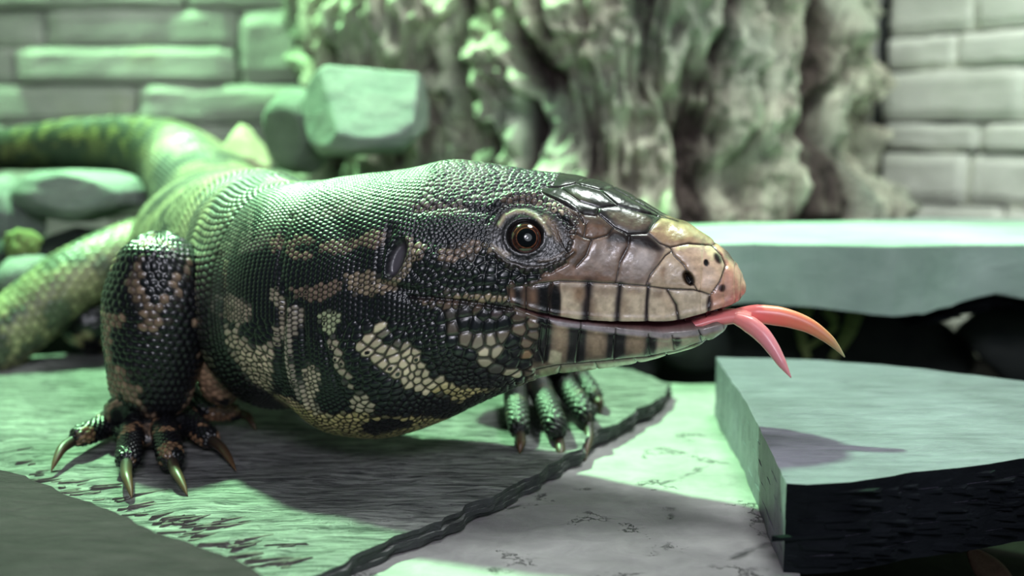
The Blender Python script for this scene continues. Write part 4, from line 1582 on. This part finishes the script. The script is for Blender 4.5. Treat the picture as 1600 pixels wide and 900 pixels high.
# palm
limb([P(240, 600, .416), P(232, 640, .416), gz(232, 668, .0060), gz(236, 690, .005)], [(.013, .010), (.0160, .0085), (.0150, .0060), (.011, .004)], ds=.0006, m=110, pitch=.0026, light=LT, amount=.6, seed=5, dome=.5)
TOES = [  # near foot: joints (u, v, height above slab in mm), radii mm, claw root and tip
    ([(205, 628, 10), (178, 655, 8), (150, 672, 7.5), (128, 680, 8), (114, 690, 6.5)], (5.5, 4.6, 3.9, 3.6, 2.9), (118, 686, 7), (98, 700, 6.0), (80, 737, .4)),
    ([(216, 630, 10), (209, 662, 8), (204, 692, 7), (200, 716, 5.5), (198, 728, 4)], (5.5, 4.6, 4.0, 3.8, 3.0), (198, 722, 5), (198, 744, 4.8), (206, 779, .2)),
    ([(246, 628, 10), (254, 660, 8.5), (261, 690, 7.5), (266, 712, 6), (269, 726, 4.5)], (5.5, 4.8, 4.3, 4.2, 3.3), (268, 718, 5.4), (276, 740, 4.8), (293, 775, .2)),
    ([(270, 628, 10), (290, 654, 8), (308, 670, 7), (324, 682, 6), (334, 692, 4.5)], (5.5, 4.5, 4.0, 3.6, 2.9), (330, 687, 5.4), (346, 700, 5.0), (369, 736, .2)),
    ([(280, 618, 11), (308, 636, 8), (336, 642, 7), (362, 644, 6), (376, 648, 5)], (5.0, 4.2, 3.6, 3.2, 2.6), (372, 645, 5.4), (386, 650, 5.0), (400, 672, .4))]
CLAWS = []
for k, (js, rs, c0, c1, c2) in enumerate(TOES):
    limb([gz(u, v, h_ / 1000) for u, v, h_ in js], [r / 1000 for r in rs], ds=.0004, m=72, pitch=.0021, light=(120, 92, 70), amount=.60, seed=20 + k, dome=.75, rings=True)
    CLAWS.append(('right forefoot', [gz(a, b, c / 1000) for a, b, c in (c0, c1, c2)], .0021))
# far foot, seen under the jaw; skin colours darkened in place of head shade
FT = [([(812, 575, 16), (806, 612, 10), (808, 640, 9), (811, 664, 7), (812, 678, 5)], (5.2, 4.4, 4.0, 3.6, 2.6), (812, 672, 5), (814, 692, 3.5), (812, 709, .3), 0),
      ([(838, 575, 16), (845, 610, 11), (858, 640, 9.5), (868, 664, 7.5), (873, 684, 3)], (5.2, 4.4, 4.0, 3.8, 2.8), (872, 678, 3), (876, 704, 0), (870, 741, -6.6), 1),
      ([(868, 572, 16), (882, 602, 11), (898, 622, 9.5), (912, 642, 7.5), (920, 660, 4)], (5.2, 4.4, 4.0, 3.6, 2.6), (919, 654, 5), (921, 680, 0), (914, 720, -6.6), 1),
      ([(895, 572, 15), (908, 594, 10), (922, 610, 8), (932, 624, 6)], (4.8, 4.0, 3.4, 2.6), (930, 620, 6), (937, 630, 5), (938, 647, .4), 0)]
for k, (js, rs, c0, c1, c2, fl_) in enumerate(FT):
    limb([gz(u, v, h_ / 1000) for u, v, h_ in js], [r / 1000 for r in rs], ds=.0005, m=60, pitch=.0027, light=(60, 52, 42), amount=.66, dark=(10, 10, 12), rgh=.5, seed=40 + k, dome=1.0, rings=True)
    CLAWS.append(('left forefoot', [gz(a, b, c / 1000) for a, b, c in (c0, c1, c2)], .0021))
limb([gz(850, 560, .022), gz(852, 582, .016), gz(858, 600, .011)], [(.016, .012), (.015, .009), (.010, .006)], ds=.0008, m=70, pitch=.0026, light=LT, amount=.6, seed=46, dome=.5)
limb([(-.03, .452, .058), (-.002, .478, .045), (.010, .492, .024), (.014, .486, .018)], [.018, .015, .013, .010], ds=.001, m=60, pitch=.003, light=LT, amount=.6, seed=47, dome=.5)
# right hind leg spreading to the left, shank and foot behind it
limb([P(290, 372, .61), P(200, 398, .59), P(110, 440, .57), P(35, 500, .56), P(-40, 552, .55), P(-90, 560, .54)],
     [.018, (.0165, .0165), (.0160, .0165), (.0165, .0165), (.0145, .0145), .010], ds=.001, m=110, pitch=.0042, light=(136, 138, 100), amount=.34, seed=50, dome=.9, dark=(82, 92, 70), rgh=.5)
limb([P(240, 490, .60), P(180, 502, .590), P(130, 508, .582), P(96, 518, .578)], [.016, (.018, .016), (.0175, .0155), .012], ds=.001, m=110, pitch=.0052, light=(150, 146, 104), amount=.70, seed=51, dome=.6, dark=(13, 15, 16), spots=True)
for k in range(4):
    limb([(-.275 - .012 * k, .535, .016), (-.262 - .018 * k, .516 - .002 * k, .010), (-.255 - .022 * k, .500, .005)], [.0075, .0055, .0035], ds=.0007, m=40, pitch=.0035, light=(150, 158, 84), amount=.3, seed=60 + k, dome=.6, dark=(90, 100, 60))

# ---- skin material
t = NT('lizard_skin')
at = t.n('ShaderNodeAttribute', attribute_name='skin_colour')
t.link(at.outputs['Color'], t.b.inputs['Base Color'])
t.link(at.outputs['Alpha'], t.b.inputs['Roughness'])
t.b.inputs['Coat Weight'].default_value = .15
t.b.inputs['Coat Roughness'].default_value = .18
fn_ = t.noise(t.tc.outputs['Object'], 1400, 3, .6)
t.bump(fn_, .00008, .6)
M_skin = t.m

V = np.vstack(skinV)
Fq = np.vstack(skinF)
liz = empty('lizard', (-.02, .42, 0))
tag(liz, 'black and cream banded lizard flicking its pink tongue, standing on the slate slab', 'lizard')
me = bpy.data.meshes.new('body')
capq = capF
tot = len(Fq) * 4 + sum(len(c) for c in capq)
me.vertices.add(len(V))
me.vertices.foreach_set('co', V.astype(np.float32).ravel())
me.loops.add(tot)
li = np.concatenate([Fq.ravel()] + [np.array(c) for c in capq]).astype(np.int32)
me.loops.foreach_set('vertex_index', li)
lt = np.concatenate([np.full(len(Fq), 4), [len(c) for c in capq]]).astype(np.int32)
me.polygons.add(len(lt))
me.polygons.foreach_set('loop_start', np.concatenate([[0], np.cumsum(lt)[:-1]]).astype(np.int32))
me.polygons.foreach_set('loop_total', lt)
me.update(calc_edges=True)
me.polygons.foreach_set('use_smooth', np.ones(len(lt), bool))
at_ = me.color_attributes.new('skin_colour', 'FLOAT_COLOR', 'POINT')
c4 = np.concatenate([np.vstack(skinC), np.concatenate(skinR)[:, None]], 1).astype(np.float32)
at_.data.foreach_set('color', c4.ravel())
me.materials.append(M_skin)
body_o = bpy.data.objects.new('body', me)
COL.objects.link(body_o)
body_o.parent = liz
body_o.matrix_parent_inverse = Matrix.Translation(-Vector(liz.location))

# ---- claws
t = NT('horn_claw')
g = t.n('ShaderNodeAttribute', attribute_name='skin_colour')
t.link(g.outputs['Color'], t.b.inputs['Base Color'])
t.b.inputs['Roughness'].default_value = .42
M_claw = t.m
for (lab, pts, r) in CLAWS:
    a, b, c = pts
    X = tube([a, b, b * .35 + c * .65 + np.array([0, 0, .0006]), c], [r, r * .86, r * .5, r * .06], 24, 14)
    V = X.reshape(-1, 3)
    Fc = [tuple(f) for f in grid_faces(24, 14)] + [tuple(range(14))[::-1], tuple(23 * 14 + j for j in range(14))]
    w = np.repeat(np.linspace(0, 1, 24), 14)[:, None]
    cc = lin(np.array([34, 28, 26.]) * (1 - w) + np.array([92, 66, 44.]) * w)
    mesh_obj('claw', V, Fc, M_claw, liz, colors=cc)

# ---- eyes
t = NT('lizard_eye')
vo = t.tc.outputs['Generated']
sx = t.n('ShaderNodeAttribute', attribute_name='skin_colour')
t.link(sx.outputs['Color'], t.b.inputs['Base Color'])
t.b.inputs['Roughness'].default_value = .12
t.b.inputs['Coat Weight'].default_value = 1.0
t.b.inputs['Coat Roughness'].default_value = .02
t.b.inputs['IOR'].default_value = 1.4
M_eye = t.m


def make_eye(c, n, r):
    n = n / np.linalg.norm(n)
    a = np.cross(n, [0, 0, 1.0])
    a /= np.linalg.norm(a)
    b = np.cross(a, n)
    NR, NS = 90, 64
    V = [c + n * r * 1.04]
    cc = [(6, 6, 8)]
    for i in range(1, NR):
        ang = math.pi * .98 * i / NR
        rr_ = math.sin(ang) * r
        hh_ = math.cos(ang) * r + (.06 * r * max(0, math.cos(ang * 1.6)) if ang < .9 else 0)
        x = rr_ / PX if ang < 1.57 else 99
        for j in range(NS):
            p = 2 * math.pi * j / NS
            V.append(c + n * hh_ + (a * math.cos(p) + b * math.sin(p)) * rr_)
            st_ = .75 + .5 * float(noise(j * .9, x * .25, 0, 3))
            if x < 14.6:
                k_ = (7, 7, 9)
            elif x < 16.2:
                k_ = tuple(np.array((118, 70, 50)) * st_)
            elif x < 20.5:
                k_ = tuple(np.array((46, 24, 19)) * st_)
            elif x < 22:
                k_ = tuple(np.array((104, 60, 42)) * st_)
            elif x < 24:
                k_ = (24, 15, 14)
            else:
                k_ = (26, 20, 20)
            cc.append(k_)
    Fc = [(0, 1 + j, 1 + (j + 1) % NS) for j in range(NS)]
    for i in range(NR - 2):
        for j in range(NS):
            Fc.append((1 + i * NS + j, 1 + (i + 1) * NS + j, 1 + (i + 1) * NS + (j + 1) % NS, 1 + i * NS + (j + 1) % NS))
    Fc.append(tuple(1 + (NR - 2) * NS + j for j in range(NS))[::-1])
    return mesh_obj('eye', V, Fc, M_eye, liz, colors=lin(np.array(cc, float)))


dist = np.hypot(TU[:, :NP_] - 820, TV[:, :NP_] - 369)
ei, ej = np.unravel_index(np.argmin(dist), dist.shape)
ep = X0_ = None
Xb, _L = loft(R_, phi)
pe = Xb[ei, ej]
ne = (N[ei, ej] + np.array([0.10, -.5, .0]))
ne /= np.linalg.norm(ne)
ER = .0071
o = make_eye(pe - N[ei, ej] * .0058, ne, ER)
o['label'] = 'dark eye with a thin orange ring round the pupil'
lp_, ln_ = np.array([*LL[ei], 0.0]), None


def mirror_pt(p, i):
    d = ((p[:2] - R_[i, :2]) * LL[i]).sum()
    r = p.copy()
    r[:2] -= 2 * d * LL[i]
    return r


pm = mirror_pt(pe - N[ei, ej] * .0058, ei)
nm = N[ei, ej].copy()
dd = (nm[:2] * LL[ei]).sum()
nm[:2] -= 2 * dd * LL[ei]
make_eye(pm, nm, ER)

# ---- tongue
t = NT('tongue')
at = t.n('ShaderNodeAttribute', attribute_name='skin_colour')
t.link(at.outputs['Color'], t.b.inputs['Base Color'])
t.b.inputs['Roughness'].default_value = .32
t.b.inputs['Subsurface Weight'].default_value = .25
t.b.inputs['Subsurface Radius'].default_value = (.004, .001, .001)
t.b.inputs['Subsurface Scale'].default_value = 1.0
M_tongue = t.m


def tongue_piece(name, pts, rad, cols, parent):
    pts = np.array(pts)
    X = tube(pts, [r[0] for r in rad], 60, 20)
    Ry = tube(pts, [r[1] for r in rad], 60, 20)
    C = X.mean(1, keepdims=True)
    A = X - C
    th = np.linspace(0, 2 * math.pi, 20, endpoint=False)
    T = np.gradient(C[:, 0], axis=0)
    T /= np.linalg.norm(T, axis=1)[:, None]
    up = np.cross(np.cross(T, [0, 0, 1.0]), T)
    up /= np.linalg.norm(up, axis=1)[:, None]
    la = np.cross(T, up)
    la /= np.linalg.norm(la, axis=1)[:, None]
    s = np.linspace(0, 1, 60)
    ks = np.linspace(0, 1, len(rad))
    ra = np.interp(s, ks, [r[0] for r in rad])
    rb = np.interp(s, ks, [r[1] for r in rad])
    X = C + ra[:, None, None] * np.cos(th)[None, :, None] * up[:, None] + rb[:, None, None] * np.sin(th)[None, :, None] * la[:, None]
    # a groove along the upper face
    cc = np.stack([np.interp(s, np.linspace(0, 1, len(cols)), [c[k] for c in cols]) for k in range(3)], 1)
    cc = np.repeat(cc, 20, 0)
    Fc = [tuple(f) for f in grid_faces(60, 20)] + [tuple(range(20))[::-1], tuple(59 * 20 + j for j in range(20))]
    return mesh_obj(name, X.reshape(-1, 3), Fc, M_tongue, parent, colors=lin(cc))


tg = tongue_piece('tongue', [P(1020, 512, .362), P(1080, 506, .3605), P(1120, 497, .3595), P(1150, 494, .359), P(1172, 497, .3585)],
                  [(.0012, .006), (.0020, .006), (.0024, .0058), (.0026, .0048), (.0022, .004)], [(150, 70, 78), (190, 92, 98), (226, 122, 124), (232, 132, 130), (232, 134, 130)], liz)
tongue_piece('tongue_tip', [P(1150, 491, .3615), P(1178, 490, .3600), P(1215, 494, .358), P(1255, 505, .356), P(1290, 526, .354), P(1306, 541, .353), P(1320, 558, .352)],
             [(.0020, .0024), (.0031, .0027), (.0033, .0025), (.0029, .0022), (.0023, .0018), (.0015, .0013), (.0002, .0002)],
             [(232, 134, 130), (228, 116, 112), (230, 122, 102), (222, 128, 100), (196, 140, 96), (150, 160, 120)], tg)
tongue_piece('tongue_tip', [P(1148, 496, .357), P(1168, 505, .355), P(1190, 522, .3525), P(1208, 545, .350), P(1222, 568, .348), P(1236, 590, .346)],
             [(.0020, .0024), (.0029, .0027), (.0028, .0025), (.0023, .0021), (.0016, .0015), (.0002, .0002)],
             [(232, 134, 130), (230, 140, 140), (226, 142, 150), (216, 138, 146), (206, 136, 140)], tg)
